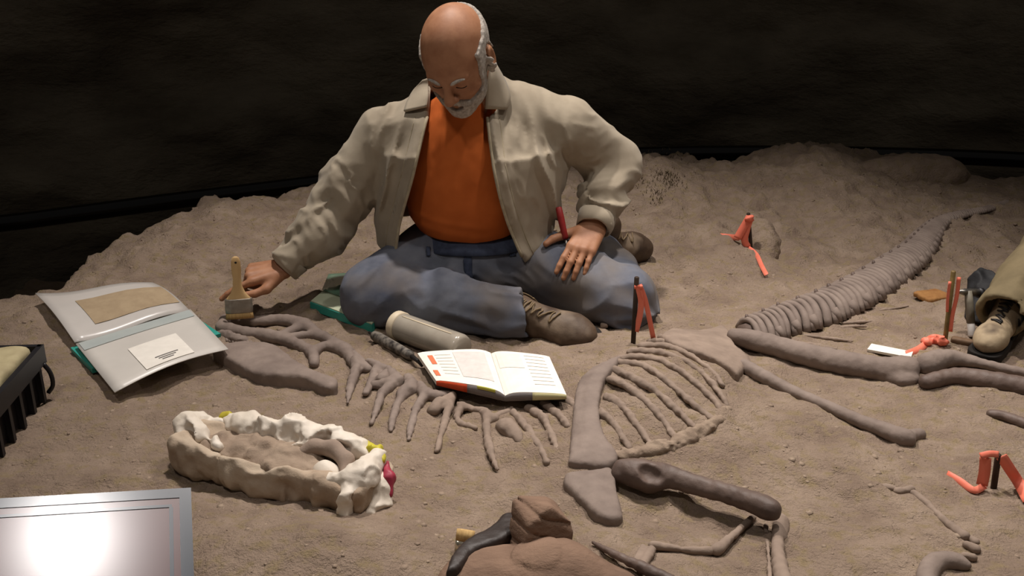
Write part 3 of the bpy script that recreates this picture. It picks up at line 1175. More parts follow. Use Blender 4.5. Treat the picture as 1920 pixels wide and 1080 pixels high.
def jeans_sdf(p):
    pel = ell(p, (-0.110, 2.685, 0.115), (0.190, 0.150, 0.118))
    pel = smax(pel, p[:, 2] - 0.222, 0.01)
    d1 = smin(cap(p, HIPR, KNR, 0.106, 0.090), chain(p, [(KNR, 0.090), ((KNR + ANR) / 2 + (0, 0, .004), 0.078), (ANR - (0.03, 0, 0), 0.062), (ANR, 0.066)], 0.02), 0.02)
    d2 = smin(cap(p, HIPL, KNL, 0.108, 0.089), chain(p, [(KNL, 0.086), ((KNL + ANL) / 2, 0.075), (ANL, 0.06)], 0.02), 0.02)
    d1 = smax(d1, (p[:, 0] - ANR[0] - 0.006) + 0.15 * (p[:, 2] - 0.07), 0.004)
    hol = cap(p, ANR - (0.03, 0, 0), ANR + (0.1, -0.01, 0), 0.054, 0.056)
    d1 = smax(d1, -hol, 0.003)
    kb = 0.035 - 0.027 * sst(-0.14, -0.02, p[:, 0])
    d = smin(smin(pel, d2, 0.035), d1, kb)
    # cloth folds
    t1, a1 = limb_frame(p, KNR, ANR)
    q1 = np.stack([t1 * 0.30, 0.07 * np.cos(a1), 0.07 * np.sin(a1)], 1) + 0.02 * noise3(p, 9, 91)[:, None]
    f1 = crease(q1, 26, 92) * sst(0.04, 0.16, t1)
    k1 = np.exp(-(np.linalg.norm(p - KNR - np.array([0.05, -0.03, 0.05]), axis=1) / 0.13) ** 2)
    q2 = np.stack([(p[:, 0] * 0.75 - p[:, 2] * 0.6), p[:, 1] * 0.3, (p[:, 0] * 0.6 + p[:, 2] * 0.8) * 0.3], 1) + 0.012 * noise3(p, 11, 97)[:, None]
    f2 = crease(q2, 32, 96) * k1
    cr = np.exp(-(np.linalg.norm(p - np.array([-0.09, 2.56, 0.13]), axis=1) / 0.13) ** 2)
    q3 = np.stack([np.abs(p[:, 0] + 0.1) * 0.5 + p[:, 2], p[:, 0] * 0.25, p[:, 1] * 0.4], 1) + 0.012 * noise3(p, 11, 98)[:, None]
    f3 = crease(q3, 36, 93) * cr * sst(0.19, 0.155, p[:, 2])
    t2, a2 = limb_frame(p, HIPL, KNL)
    q4 = np.stack([t2 * 0.35, 0.09 * np.cos(a2), 0.09 * np.sin(a2)], 1) + 0.02 * noise3(p, 8, 99)[:, None]
    f4 = crease(q4, 20, 94) * sst(0.10, 0.25, t2)
    d = d - 0.0060 * f1 - 0.0065 * f2 - 0.0075 * f3 - 0.0050 * f4 + 0.003 * noise3(p, 22, 95)
    return np.maximum(d, -p[:, 2] + 0.004)


v, f = isosurf(jeans_sdf, (-0.50, 2.30, -0.005), (0.44, 3.02, 0.25), 0.0048)
jeans = obj('jeans', v, f, 'denim', man)
# waistband, fly and belt loops, laid on the cloth
def pel_sdf(p):
    return ell(p, (-0.110, 2.685, 0.115), (0.190, 0.150, 0.118))


rows = []
for z in (0.166, 0.178, 0.190, 0.202):
    r = np.array([(-0.11 + 0.2 * math.sin(a), 2.685 - 0.17 * math.cos(a), z) for a in np.radians(np.linspace(-80, 80, 40))])
    for _ in range(6):
        r = snap(pel_sdf, r, 0.012, 1)
        r[:, 2] = z
    rows.append(r)
v, f = sheet(rows, 0.006)
obj('waistband', v, f, 'denim_seam', jeans)
rows = [snap(jeans_sdf, np.array([(x, 2.53, z) for z in np.linspace(0.175, 0.10, 14)]), 0.001) for x in np.linspace(-0.128, -0.106, 4)]
v, f = sheet(rows, 0.003)
obj('fly', v, f, 'denim_seam', jeans)
for x in (-0.155, -0.068, -0.22, 0.0):
    rows = [snap(jeans_sdf, np.array([(x + dx, 2.54, z) for z in np.linspace(0.205, 0.168, 7)]), 0.004) for dx in (-0.005, 0.0, 0.005)]
    v, f = sheet(rows, 0.003)
    obj('belt_loop', v, f, 'denim_seam', jeans)


# ---- boots
BOOT_SHAFT = [(0.045, 0, 0.17), (0.065, 0, 0.165)]


def boot_sdf(q):
    d = ell(q, (0.225, 0, 0.056), (0.066, 0.051, 0.042))
    d = smin(d, cap(q, (0.05, 0, 0.072), (0.20, 0, 0.060), 0.047, 0.046), 0.025)
    d = smin(d, cap(q, (0.058, 0, 0.08), BOOT_SHAFT[0], 0.050, 0.050), 0.03)
    d = smin(d, cap(q, (0.11, 0, 0.105), BOOT_SHAFT[1], 0.026, 0.030), 0.02)
    d = smax(d, 0.022 - q[:, 2], 0.004)
    return d + 0.0012 * noise3(q, 60, 111) + 0.0015 * noise3(q, 25, 112)


def sole_sdf(q):
    hw = 0.040 + 0.014 * sst(0.06, 0.2, q[:, 0])
    e = np.abs(q[:, 1]) - hw
    x = np.maximum(-q[:, 0] - 0.004, q[:, 0] - 0.296)
    d2 = smax(e, x, 0.05)
    arch = 0.012 * np.exp(-((q[:, 0] - 0.115) / 0.03) ** 2)
    return smax(d2, np.maximum(q[:, 2] - 0.030, -q[:, 2] + arch), 0.004)


def boot(M, t, parent, mirror=1):
    """M: 3x3 columns = toe dir, side, dorsum; t = heel point"""
    def world(q):
        q = np.asarray(q, float).copy()
        q[:, 1] *= mirror
        return q @ M.T + t
    root = empty('boot', t, None, None)
    root.parent = parent
    root.location = t - WLOC[parent.name]
    v, f = isosurf(boot_sdf, (-0.12, -0.08, 0.0), (0.32, 0.08, 0.23), 0.004)
    bpart = obj('boot_upper', world(v), f, 'brown_leather', root)
    v, f = isosurf(sole_sdf, (-0.03, -0.08, -0.02), (0.32, 0.08, 0.05), 0.004)
    obj('sole', world(v), f, 'boot_sole', root)
    mb = MB()
    for k in range(6):
        x0 = 0.085 + 0.019 * k
        a = snap(boot_sdf, [(x0, yy, 0.15) for yy in np.linspace(-0.030, 0.030, 7)], 0.0015)
        b = snap(boot_sdf, [(x0 + 0.016 * (yy + .03) / .06, yy, 0.15) for yy in np.linspace(-0.030, 0.030, 7)], 0.0035)
        mb.tube(world(a), 0.0023, 6)
        mb.tube(world(b), 0.0023, 6)
    lp = snap(boot_sdf, [(0.08, 0.03, 0.14), (0.075, 0.045, 0.12), (0.085, 0.055, 0.09), (0.10, 0.055, 0.07), (0.10, 0.050, 0.10)], 0.004)
    mb.tube(world(catmull(lp, 4)), 0.0023, 6)
    mb.build('laces', 'lace', root)
    return root


def frame_from(toe, dors):
    a = unit(toe)
    c = unit(np.asarray(dors, float) - a * np.dot(dors, a))
    return np.stack([a, np.cross(c, a), c], 1)


Mb = frame_from((0.86, -0.50, -0.04), (-0.30, -0.45, 0.80))
heel = ANR + np.array([-0.018, 0.02, -0.005]) - Mb @ np.array([0.055, 0, 0.075])
_ld = Mb.T @ unit(KNR - ANR)
BOOT_SHAFT[:] = [tuple(np.array([0.058, 0, 0.08]) + _ld * 0.07), tuple(np.array([0.075, 0, 0.095]) + _ld * 0.05)]
boot(Mb, heel, man)
BOOT_SHAFT[:] = [(0.045, 0, 0.17), (0.065, 0, 0.165)]
Mb = frame_from((0.85, 0.50, -0.12), (0.2, -0.5, 0.8))
boot(Mb, np.array([0.17, 2.915, 0.012]), man)


# ---- jacket
ED_L = np.array([P(x, y, 2.51) for x, y in ((806, 150), (800, 185), (799, 230), (776, 330), (748, 430), (738, 500), (735, 560))])
ED_R = np.array([P(x, y, 2.51) for x, y in ((905, 140), (914, 180), (910, 230), (925, 320), (950, 420), (986, 508), (1000, 570))])


def jacket_torso(p):
    d = ell(p, (-0.110, 2.675, 0.375), (0.242, 0.165, 0.20))
    zc = np.clip(p[:, 2], 0.05, 0.42)
    q = np.stack([p[:, 0], p[:, 1], zc * 0 + 0], 1)
    low = ell(q, (-0.118, 2.68, 0), (0.248, 0.172, 0.3))
    low = np.maximum(low, p[:, 2] - 0.42)
    d = smin(d, low, 0.05)
    d = smin(d, cap(p, NB + (-0.02, 0.01, 0.035), SHR + (0.01, 0, 0.0), 0.066, 0.074), 0.04)
    d = smin(d, cap(p, NB + (0.03, 0.01, 0.045), SHL + (-0.01, 0, 0.0), 0.066, 0.074), 0.04)
    sgn = np.where(p[:, 0] > -0.11, 1.0, -1.0)
    q = np.stack([p[:, 0] - 0.28 * sgn * (0.6 - p[:, 2]), p[:, 1] * 0.3, p[:, 2] * 0.16], 1)
    q = q + 0.012 * np.stack([noise3(p, 9, 126), noise3(p, 9, 127), noise3(p, 9, 128) * 0.3], 1)
    d = d - 0.0105 * crease(q, 21, 121) * sst(0.62, 0.50, p[:, 2]) - 0.0035 * crease(q * np.array([1, 1, 2.0]), 44, 123) + 0.003 * noise3(p, 14, 122)
    return d


def sleeve(p, pts, ps, amp, seed):
    d = chain(p, [(a, r) for a, r in zip(pts, ps)], 0.03)
    e = pts[len(pts) // 2]
    t, ang = limb_frame(p, pts[0], pts[-1])
    r_ = 0.07
    q = np.stack([t * 1.0, np.cos(ang) * r_ * 0.9, np.sin(ang) * r_ * 0.9], 1)
    q[:, 0] += 0.35 * q[:, 1] - 0.2 * q[:, 2]
    q = q + 0.02 * np.stack([noise3(p, 12, seed + 7), noise3(p, 12, seed + 8), noise3(p, 12, seed + 9)], 1)
    cr = crease(q * np.array([1.0, 0.40, 0.40]), 24, seed)
    cr2 = crease(q * np.array([0.8, 0.6, 0.6]), 46, seed + 31)
    near = np.exp(-(np.linalg.norm(p - e, axis=1) / 0.12) ** 2)
    low = sst(0.05, 0.22, t)
    k_ = (0.25 + 0.75 * near) * (0.35 + 0.65 * low)
    return d - amp * cr * k_ - amp * 0.45 * cr2 * (0.3 + 0.7 * low) + amp * 0.35 * noise3(p, 14, seed + 2)


def sleeves(p):
    a = sleeve(p, [SHR, ELR, FMR, WRR + unit(FMR - WRR) * 0.02], [0.076, 0.074, 0.066, 0.046], 0.0125, 131)
    b = sleeve(p, [SHL, ELL_, (ELL_ + WRL) / 2, WRL + unit(ELL_ - WRL) * 0.02], [0.076, 0.070, 0.060, 0.048], 0.0110, 141)
    return a, b


def jacket_sdf(p):
    jt = jacket_torso(p)
    d = np.abs(jt + 0.007) - 0.007
    xl = np.interp(p[:, 2], ED_L[::-1, 2], ED_L[::-1, 0])
    xr = np.interp(p[:, 2], ED_R[::-1, 2], ED_R[::-1, 0])
    op = np.maximum(np.maximum(xl - p[:, 0], p[:, 0] - xr), p[:, 1] - 2.665)
    d = smax(d, -op, 0.004)
    # lower hem: the right-hand panel comes to a point, the left-hand one hangs level
    hem = np.where(p[:, 0] > -0.1, np.interp(p[:, 0], [-0.1, 0.035, 0.13, 0.3], [0.15, 0.142, 0.225, 0.23]),
                   np.interp(p[:, 0], [-0.42, -0.36, -0.30, -0.26], [0.20, 0.155, 0.145, 0.17]))
    hem = np.where(p[:, 1] > 2.70, 0.20, hem)
    d = smax(d, hem + 0.006 * noise3(p, 14, 125) - p[:, 2], 0.004)
    # neck hole
    d = smax(d, -cap(p, NB + (0.004, -0.02, -0.04), NB + (-0.01, -0.075, 0.20), 0.066, 0.088), 0.005)
    a, b = sleeves(p)
    # hollow sleeve ends
    for wr, el in ((WRR, FMR), (WRL, ELL_)):
        u = unit(wr - el)
        hole = cap(p, wr - u * 0.03, wr + u * 0.06, 0.034)
        if wr is WRR:
            a = smax(a, -hole, 0.003)
            a = smax(a, (p - wr) @ u + 0.006, 0.004)
        else:
            b = smax(b, -hole, 0.003)
            b = smax(b, (p - wr) @ u + 0.006, 0.004)
    sl = np.minimum(a, b)
    inner = ell(p, (-0.112, 2.665, 0.36), (0.215, 0.135, 0.26))
    sl = smax(sl, -inner, 0.01)
    return smin(d, sl, 0.012)


v, f = isosurf(jacket_sdf, (-0.72, 2.44, 0.08), (0.46, 2.92, 0.66), 0.005, lip=1.5)
jacket = obj('jacket', v, f, 'jacket_cloth', man)

def hit(fn, xy, off):
    d = np.array([unit(ray(x, y)) for x, y in xy])
    t = np.full(len(d), 2.2)
    off = np.asarray(off)
    for _ in range(70):
        h_ = fn(CAMP + d * t[:, None]) - off
        t = np.where(t < 3.2, t + np.maximum(h_ * 0.7, 0.0), t)
    t = np.minimum(t, 2.645 / d[:, 1])
    return CAMP + d * t[:, None]


v, f = isosurf(shirt_sdf, (-0.33, 2.46, 0.16), (0.11, 2.84, 0.68), 0.004)
obj('t_shirt', v, f, 'orange_knit', man)


# collar: two folded leaves lying on the chest
def leaf(neck_px, out_px, o0, o1):
    rows = []
    n = 9
    A = catmull([np.array([x, y, 0.0]) for x, y in neck_px], 4)
    B_ = catmull([np.array([x, y, 0.0]) for x, y in out_px], 4)
    for t in np.linspace(0, 1, n):
        c = A * (1 - t) + B_ * t
        rows.append(hit(jacket_full, c[:, :2], np.full(len(c), o0 * (1 - t) + o1 * t + 0.006 * math.sin(math.pi * t))))
    g = np.array(rows)
    for _ in range(3):
        h_ = g.copy()
        h_[1:-1] = (g[:-2] + 2 * g[1:-1] + g[2:]) / 4
        g = h_.copy()
        h_[:, 1:-1] = (g[:, :-2] + 2 * g[:, 1:-1] + g[:, 2:]) / 4
        g = h_
    return sheet(g, 0.006)


def jacket_full(p):
    return np.minimum(jacket_torso(p), cap(p, NB + (0.0, -0.015, 0.0), NB + (-0.005, -0.04, 0.09), 0.086, 0.070))


v, f = leaf([(918, 120), (914, 145), (911, 172), (910, 204)], [(930, 122), (946, 150), (958, 182), (950, 206)], 0.012, 0.007)
obj('collar_leaf', v, f, 'jacket_cloth', jacket)
v, f = leaf([(803, 146), (803, 165), (803, 185), (800, 200)], [(792, 150), (776, 168), (762, 194), (758, 209)], 0.012, 0.007)
obj('collar_leaf', v, f, 'jacket_cloth', jacket)
# standing back of the collar
v, f = sheet([[NB + np.array([0.088 * math.sin(a), 0.008 + 0.082 * math.cos(a), 0.035 + dz + 0.012 * math.cos(a)]) for a in np.radians(np.linspace(-105, 105, 24))] for dz in (0.0, 0.016, 0.032)], 0.006)
obj('collar_stand', v, f, 'jacket_cloth', jacket)
# zip bands along both front edges


def front_of(x, z):
    y0, y1 = np.full(len(x), 2.40), np.full(len(x), 2.66)
    for _ in range(22):
        ym = (y0 + y1) / 2
        out = jacket_torso(np.stack([x, ym, z], 1)) > 0
        y0 = np.where(out, ym, y0)
        y1 = np.where(out, y1, ym)
    return np.stack([x, y0, z], 1)


for ED, sg in ((ED_L, -1), (ED_R, 1)):
    c = catmull(ED[2:6], 8)
    c = c[c[:, 2] > 0.165]
    v, f = tube(front_of(c[:, 0] + sg * 0.003, c[:, 2]), 0.0042, 7)
    obj('zip_band', v, f, 'jacket_seam', jacket)
    v, f = tube(front_of(c[:, 0] + sg * 0.034, c[:, 2]), 0.0014, 6)
    obj('front_seam', v, f, 'jacket_seam', jacket)
# cuffs
for wr, el, r0 in ((WRR, FMR, 0.047), (WRL, ELL_, 0.049)):
    u = unit(wr - el)
    prof = [(-0.042, r0 - 0.004), (-0.040, r0 + 0.0035), (-0.020, r0 + 0.002), (-0.002, r0 - 0.001), (0.0, r0 - 0.006), (-0.02, r0 - 0.010)]
    v, f = lathe(wr - u * 0.0, u, prof, 28)
    f = f[:-2]
    vv = np.array(v)
    vv += 0.0025 * np.stack([noise3(vv, 40, 151), noise3(vv, 40, 152), noise3(vv, 40, 153)], 1)
    obj('cuff', vv, f, 'jacket_cloth', jacket)
# red tool handle tucked at the hip
h0, h1 = P(1047, 388, 2.60), P(1060, 447, 2.575)
v, f = lathe(h0, h1 - h0, [(0, 0.006), (0.003, 0.0085), (0.03, 0.0095), (0.06, 0.0085), (0.082, 0.0095), (0.088, 0.006)], 14)
mat('red_plastic', srgb(150, 46, 44), srgb(130, 36, 36), 0.45, 30.0)
mat('steel', srgb(150, 146, 140), srgb(120, 116, 110), 0.35, 30.0, metal=0.9)
th = empty('hand_tool', h1, 'small red-handled tool hanging at the hip beside the hand', 'tool')
obj('handle', v, f, 'red_plastic', th)
v, f = tube([h1, h1 + (h1 - h0) * 0.3, h1 + (h1 - h0) * 0.55], [0.004, 0.004, 0.002], 8)
obj('blade', v, f, 'steel', th)

# ---- paintbrush in the right hand
mat('pale_wood', srgb(205, 172, 122), srgb(188, 152, 104), 0.6, 30.0, stretch=(1, 1, 0.2))
mat('ferrule', srgb(168, 158, 144), srgb(140, 130, 118), 0.4, 60.0, metal=0.6)
mat('bristle', srgb(212, 178, 122), srgb(180, 146, 96), 0.9, 300.0, stretch=(1, 1, 0.05))
BY = 2.468
bt = P(441, 481, BY + 0.01)
bm = P(447, 562, BY)
be = P(450, 597, BY - 0.005)
pb = empty('paintbrush', be, 'wide paintbrush with pale wooden handle held upright in the hand', 'paintbrush')
ax = unit(be - bt)
sx_ = unit(np.array([1.0, 0.25, 0]) - ax * np.dot([1.0, 0.25, 0], ax))
def brush_body(tops):
    rows = []
    nrm_ = np.cross(sx_, ax)
    n = 16
    v, f = [], []
    for c, wv, tv in tops:
        for k in range(n):
            a = 2 * math.pi * k / n
            ca, sa = math.cos(a), math.sin(a)
            v.append(c + sx_ * wv * np.sign(ca) * abs(ca) ** 0.6 + nrm_ * tv * np.sign(sa) * abs(sa) ** 0.8)
    for i in range(len(tops) - 1):
        for k in range(n):
            k2 = (k + 1) % n
            f.append((i * n + k, i * n + k2, (i + 1) * n + k2, (i + 1) * n + k))
    f.append(tuple(range(n))[::-1])
    f.append(tuple((len(tops) - 1) * n + k for k in range(n)))
    return v, f
LB = np.linalg.norm(bm - bt)
hp = [(0.0, .004, .003), (0.03, .009, .0045), (0.12, .0118, .005), (0.30, .0125, .0055), (0.5, .0105, .006), (0.68, .012, .0065), (0.84, .019, .008), (0.95, .030, .009), (1.0, .034, .0095)]
v, f = brush_body([(bt + ax * LB * t, a, b) for t, a, b in hp])
obj('handle', v, f, 'pale_wood', pb)
v, f = lathe(bt + ax * LB * 0.13 - np.cross(sx_, ax) * 0.0053, np.cross(sx_, ax), [(0, 0.003), (0.0106, 0.003)], 12)
obj('hanging_hole', v, f, 'boot_sole', pb)
LF = np.linalg.norm(be - bm)
v, f = brush_body([(bm - ax * 0.004, .0345, .010), (bm, .0352, .0105), (bm + ax * LF * .3, .0352, .0105), (bm + ax * LF * .34, .036, .011), (bm + ax * LF * .64, .0352, .0105), (bm + ax * LF * .68, .0348, .010)])
obj('ferrule', v, f, 'ferrule', pb)
v, f = brush_body([(bm + ax * LF * .6, .034, .0098), (bm + ax * LF * .85, .0352, .009), (be, .0362, .006)])
obj('bristles', v, f, 'bristle', pb)
# ------------------------------------------------------------------ things lying about the dig
mat('teal_board', srgb(56, 156, 142), srgb(46, 140, 128), 0.45, 20.0, spec=0.4)
mat('pale_green', srgb(200, 206, 178), srgb(184, 192, 164), 0.5, 10.0)
mat('clear_plastic', srgb(226, 220, 214), srgb(216, 210, 204), 0.28, 6.0, alpha=0.70, spec=0.5)
mat('frosted_plastic', srgb(232, 226, 218), srgb(222, 216, 208), 0.35, 6.0, alpha=0.80, spec=0.5)
mat('paper', srgb(238, 232, 222), srgb(228, 222, 212), 0.8, 30.0, spec=0.1)
mat('paper_tan', srgb(172, 152, 124), srgb(158, 138, 112), 0.9, 30.0, spec=0.1)
mat('paper_grey', srgb(216, 210, 205), srgb(204, 199, 194), 0.9, 60.0, spec=0.1)
mat('page_edge', srgb(196, 190, 176), srgb(168, 162, 150), 0.9, 300.0, stretch=(0.05, 0.05, 1.0), spec=0.1)
mat('print_faint', srgb(230, 224, 215), srgb(222, 216, 207), 0.9, 60.0, spec=0.1)
mat('ink', srgb(120, 116, 114), None, 0.9)
mat('ink_orange', srgb(226, 120, 84), None, 0.9)
mat('orange_edge', srgb(214, 84, 44), srgb(200, 74, 40), 0.6, 40.0)
mat('tab_yellow', srgb(206, 206, 92), None, 0.6)
mat('cover_dark', srgb(34, 30, 28), None, 0.5)
mat('grey_edge', srgb(136, 128, 126), srgb(112, 106, 104), 0.9, 300.0, stretch=(0.05, 0.05, 1.0))
mat('tape', srgb(240, 136, 112), srgb(234, 120, 96), 0.5, 20.0, spec=0.3)
mat('stake_dark', srgb(62, 46, 34), srgb(44, 33, 26), 0.7, 40.0)
mat('stake_brass', srgb(132, 112, 66), srgb(98, 80, 48), 0.5, 40.0)
mat('plaster', srgb(192, 176, 156), srgb(164, 144, 124), 0.9, 9.0, 5, bump=0.5, bscale=60, bdist=0.004, c3=srgb(138, 116, 96), s3=11.0, t3=(0.56, 0.78), spec=0.1)
mat('wrap_white', srgb(226, 216, 202), srgb(206, 194, 178), 0.55, 12.0, bump=0.3, bscale=60, bdist=0.003, spec=0.35)
mat('wrap_yellow', srgb(206, 196, 62), srgb(178, 164, 60), 0.45, 30.0)
mat('wrap_pink', srgb(172, 60, 76), srgb(146, 50, 70), 0.45, 30.0)
mat('black_plastic', srgb(30, 28, 32), srgb(22, 20, 24), 0.45, 20.0, spec=0.4)
mat('black_cloth', srgb(44, 44, 46), srgb(28, 28, 30), 0.7, 20.0, bump=0.3, bscale=120)
mat('bone_black', srgb(58, 48, 44), srgb(42, 35, 32), 0.5, 14.0, 5, bump=0.3, bscale=80, bdist=0.003, spec=0.35)
mat('rock_brown', srgb(140, 114, 96), srgb(112, 90, 76), 0.85, 9.0, 6, bump=0.6, bscale=40, bdist=0.006, spec=0.15, stretch=(1, 1.8, 2.2), c3=srgb(92, 74, 64), s3=7.0, t3=(0.58, 0.8))
mat('stone_orange', srgb(158, 114, 66), srgb(134, 92, 52), 0.8, 30.0, bump=0.3)
mat('wood_brown', srgb(112, 88, 66), srgb(86, 66, 50), 0.7, 40.0)
mat('jar_body', srgb(176, 168, 154), srgb(158, 148, 134), 0.22, 14.0, alpha=0.80, spec=0.5)
mat('jar_fill', srgb(150, 134, 114), srgb(128, 112, 94), 0.9, 30.0)
mat('jar_lid', srgb(214, 200, 174), srgb(200, 184, 158), 0.5, 30.0)
mat('mottled', srgb(128, 120, 110), srgb(38, 34, 32), 0.6, 55.0, 2)
mat('handle_grey', srgb(128, 122, 108), srgb(110, 104, 92), 0.5, 30.0)
mat('khaki', srgb(126, 112, 84), srgb(104, 92, 68), 0.85, 10.0, 5, bump=0.15, bscale=300, bdist=0.001)
mat('dusty_boot', srgb(176, 158, 130), srgb(140, 122, 98), 0.8, 16.0, 5, bump=0.2, bscale=100, c3=srgb(70, 58, 50), s3=12.0, t3=(0.62, 0.8))
mat('sign_face', srgb(92, 46, 44), srgb(74, 40, 40), 0.21, 3.0, spec=0.5)
mat('sign_band', srgb(44, 52, 64), None, 0.21, spec=0.5)
mat('dry_stalk', srgb(120, 104, 82), srgb(92, 80, 62), 0.9, 50.0)


def quad_board(px4, thick, z0=0.0):
    """flat board on the ground, corners given where its upper face shows"""
    c = [GH(x, y, z0 + thick) for x, y in px4]
    zt = float(np.mean([k[2] for k in c]))
    top = [np.array([k[0], k[1], k[2] * 0.4 + zt * 0.6]) for k in c]
    bot = [k - np.array([0, 0, thick]) for k in top]
    return top + bot, [(0, 1, 2, 3), (7, 6, 5, 4), (0, 4, 5, 1), (1, 5, 6, 2), (2, 6, 7, 3), (3, 7, 4, 0)]


def ccw(v, f):
    return v, f


# --- teal folder with open frosted sleeves at the left
fb = empty('ring_binder', GH(260, 640), 'open teal folder with frosted plastic leaves lying at the left', 'folder')
v, f = quad_board([(132, 650), (172, 690), (414, 628), (350, 584)], 0.012)
obj('cover', v, f, 'teal_board', fb, smooth=False)
UL = [GH(66, 550, .040), GH(286, 530, .045), GH(356, 583, .022), GH(140, 642, .022)]
v, f = sheet(patch(UL, 12, 10, lambda u, w_: (0, 0, 0.012 * math.sin(math.pi * w_) - 0.006 * math.sin(2 * math.pi * u))), 0.002)
up_leaf = obj('plastic_leaf', v, f, 'clear_plastic', fb)
LL = [GH(142, 645, .022), GH(357, 580, .026), GH(428, 655, .045), GH(215, 736, .030)]
v, f = sheet(patch(LL, 12, 10, lambda u, w_: (0, 0, 0.014 * math.sin(math.pi * u) * w_)), 0.002)
lo_leaf = obj('plastic_leaf', v, f, 'frosted_plastic', fb)


def inset(C, u0, u1, w0, w1, dz, fn, n=6, th=0.0008, skew=0.0):
    a, b, c, d = [np.asarray(k) for k in C]
    rows = []
    for i in range(n):
        u = u0 + (u1 - u0) * i / (n - 1)
        r = []
        for j in range(n):
            w_ = w0 + (w1 - w0) * j / (n - 1)
            uu = u + skew * (w_ - w0)
            q = a * (1 - uu) * (1 - w_) + b * uu * (1 - w_) + c * uu * w_ + d * (1 - uu) * w_
            r.append(q + np.asarray(fn(uu, w_)) + np.array([0, 0, dz]))
        rows.append(r)
    return sheet(rows, th)


fu = lambda u, w_: (0, 0, 0.012 * math.sin(math.pi * w_) - 0.006 * math.sin(2 * math.pi * u))
fl = lambda u, w_: (0, 0, 0.014 * math.sin(math.pi * u) * w_)
v, f = inset(UL, 0.24, 0.98, 0.30, 0.80, 0.0024, fu)
obj('paper_insert', v, f, 'paper_tan', up_leaf, smooth=False)
v, f = inset(LL, 0.30, 0.72, 0.44, 0.92, 0.0026, fl)
sheet_o = obj('paper_insert', v, f, 'paper', lo_leaf, smooth=False)
for k in range(3):
    v, f = inset(LL, 0.42 + 0.02 * k, 0.62 - 0.03 * k, 0.78 + 0.035 * k, 0.795 + 0.035 * k, 0.0036, fl, th=0.0004)
    obj('print_line', v, f, 'ink', fb, smooth=False)
v, f = inset(LL, 0.02, 0.98, 0.02, 0.18, 0.0024, fl)
obj('spine_strip', v, f, mat('pale_blue', srgb(190, 196, 192), srgb(178, 186, 184), 0.4, 10.0, alpha=0.9), fb, smooth=False)

# --- teal box by the knee
tbx = empty('specimen_box', GH(630, 590), 'teal box with pale green top lying beside the knee', 'box')
v, f = quad_board([(581, 566), (697, 611), (712, 596), (610, 543)], 0.022)
obj('tray', v, f, 'teal_board', tbx, smooth=False)
v, f = quad_board([(583, 563), (697, 608), (712, 593), (610, 540)], 0.003, 0.0225)
obj('lid', v, f, 'pale_green', tbx, smooth=False)
v, f = sheet(patch([GH(604, 543, .03), GH(640, 556, .03), GH(652, 512, .045), GH(616, 514, .045)], 6, 6), 0.002)
obj('plastic_flap', v, f, mat('green_plastic', srgb(112, 148, 124), None, 0.35, alpha=0.55), tbx)

# --- mottled tool handle
a, b = GH(700, 628, .016), GH(772, 668, .016)
ft_ = empty('trowel', GH(735, 652), 'mottled grey and black tool handle lying left of the jar', 'tool')
L_ = np.linalg.norm(b - a)
v, f = lathe(a, b - a, [(0, .007), (.004, .012), (.02, .0145), (L_ * .5, .0135), (L_ * .8, .0125), (L_ - .006, .012), (L_, .007)], 16)
obj('handle', v, f, 'mottled', ft_)
v, f = tube([a, a - unit(b - a) * 0.02], [.005, .004], 8)
obj('shank', v, f, 'cover_dark', ft_)
v, f = tube([b, b + unit(b - a) * 0.03 + (0, 0, -.004), b + unit(b - a) * 0.045 + (0, 0, -.01)], [.006, .005, .004], 8)
obj('blade', v, f, 'cover_dark', ft_)

# --- jar lying on its side
RJ = 0.036
a = GH(742, 609, RJ)
b = GH(868, 655, RJ)
jar = empty('jar', np.array([(a[0] + b[0]) / 2, (a[1] + b[1]) / 2, a[2] - RJ]), 'dusty plastic jar with cream lid lying in front of the shin', 'jar')
L_ = np.linalg.norm(b - a)
v, f = lathe(a, b - a, [(0.018, .030), (.020, .0345), (.028, .036), (L_ - .012, .036), (L_ - .003, .033), (L_, .027)], 28)
obj('body', v, f, 'jar_body', jar)
v, f = lathe(a, b - a, [(0.024, .028), (.030, .0325), (L_ - .012, .0330), (L_ - .005, .028)], 24)
obj('contents', v, f, 'jar_fill', jar)
v, f = lathe(a, b - a, [(0.0, .032), (.002, .037), (.004, .0385), (.021, .0385), (.023, .035)], 28)
obj('lid', v, f, 'jar_lid', jar)
u_ = unit(np.array([0, -0.35, 1.0]) - unit(b - a) * np.dot([0, -0.35, 1.0], unit(b - a)))
v, f = sheet(patch([a + unit(b - a) * .035 + u_ * .0365, a + unit(b - a) * (L_ - .03) + u_ * .0365, a + unit(b - a) * (L_ - .03) + u_ * .0360 + np.cross(u_, unit(b - a)) * .004, a + unit(b - a) * .035 + u_ * .0360 + np.cross(u_, unit(b - a)) * .004], 3, 3), 0.001)
obj('pale_strip', v, f, 'jar_lid', jar)  # narrow cream strip laid along the upper side of the jar

# --- open field guide
bk = empty('open_book', GH(920, 715), 'open thick field guide with white pages lying on the neck bones', 'book')


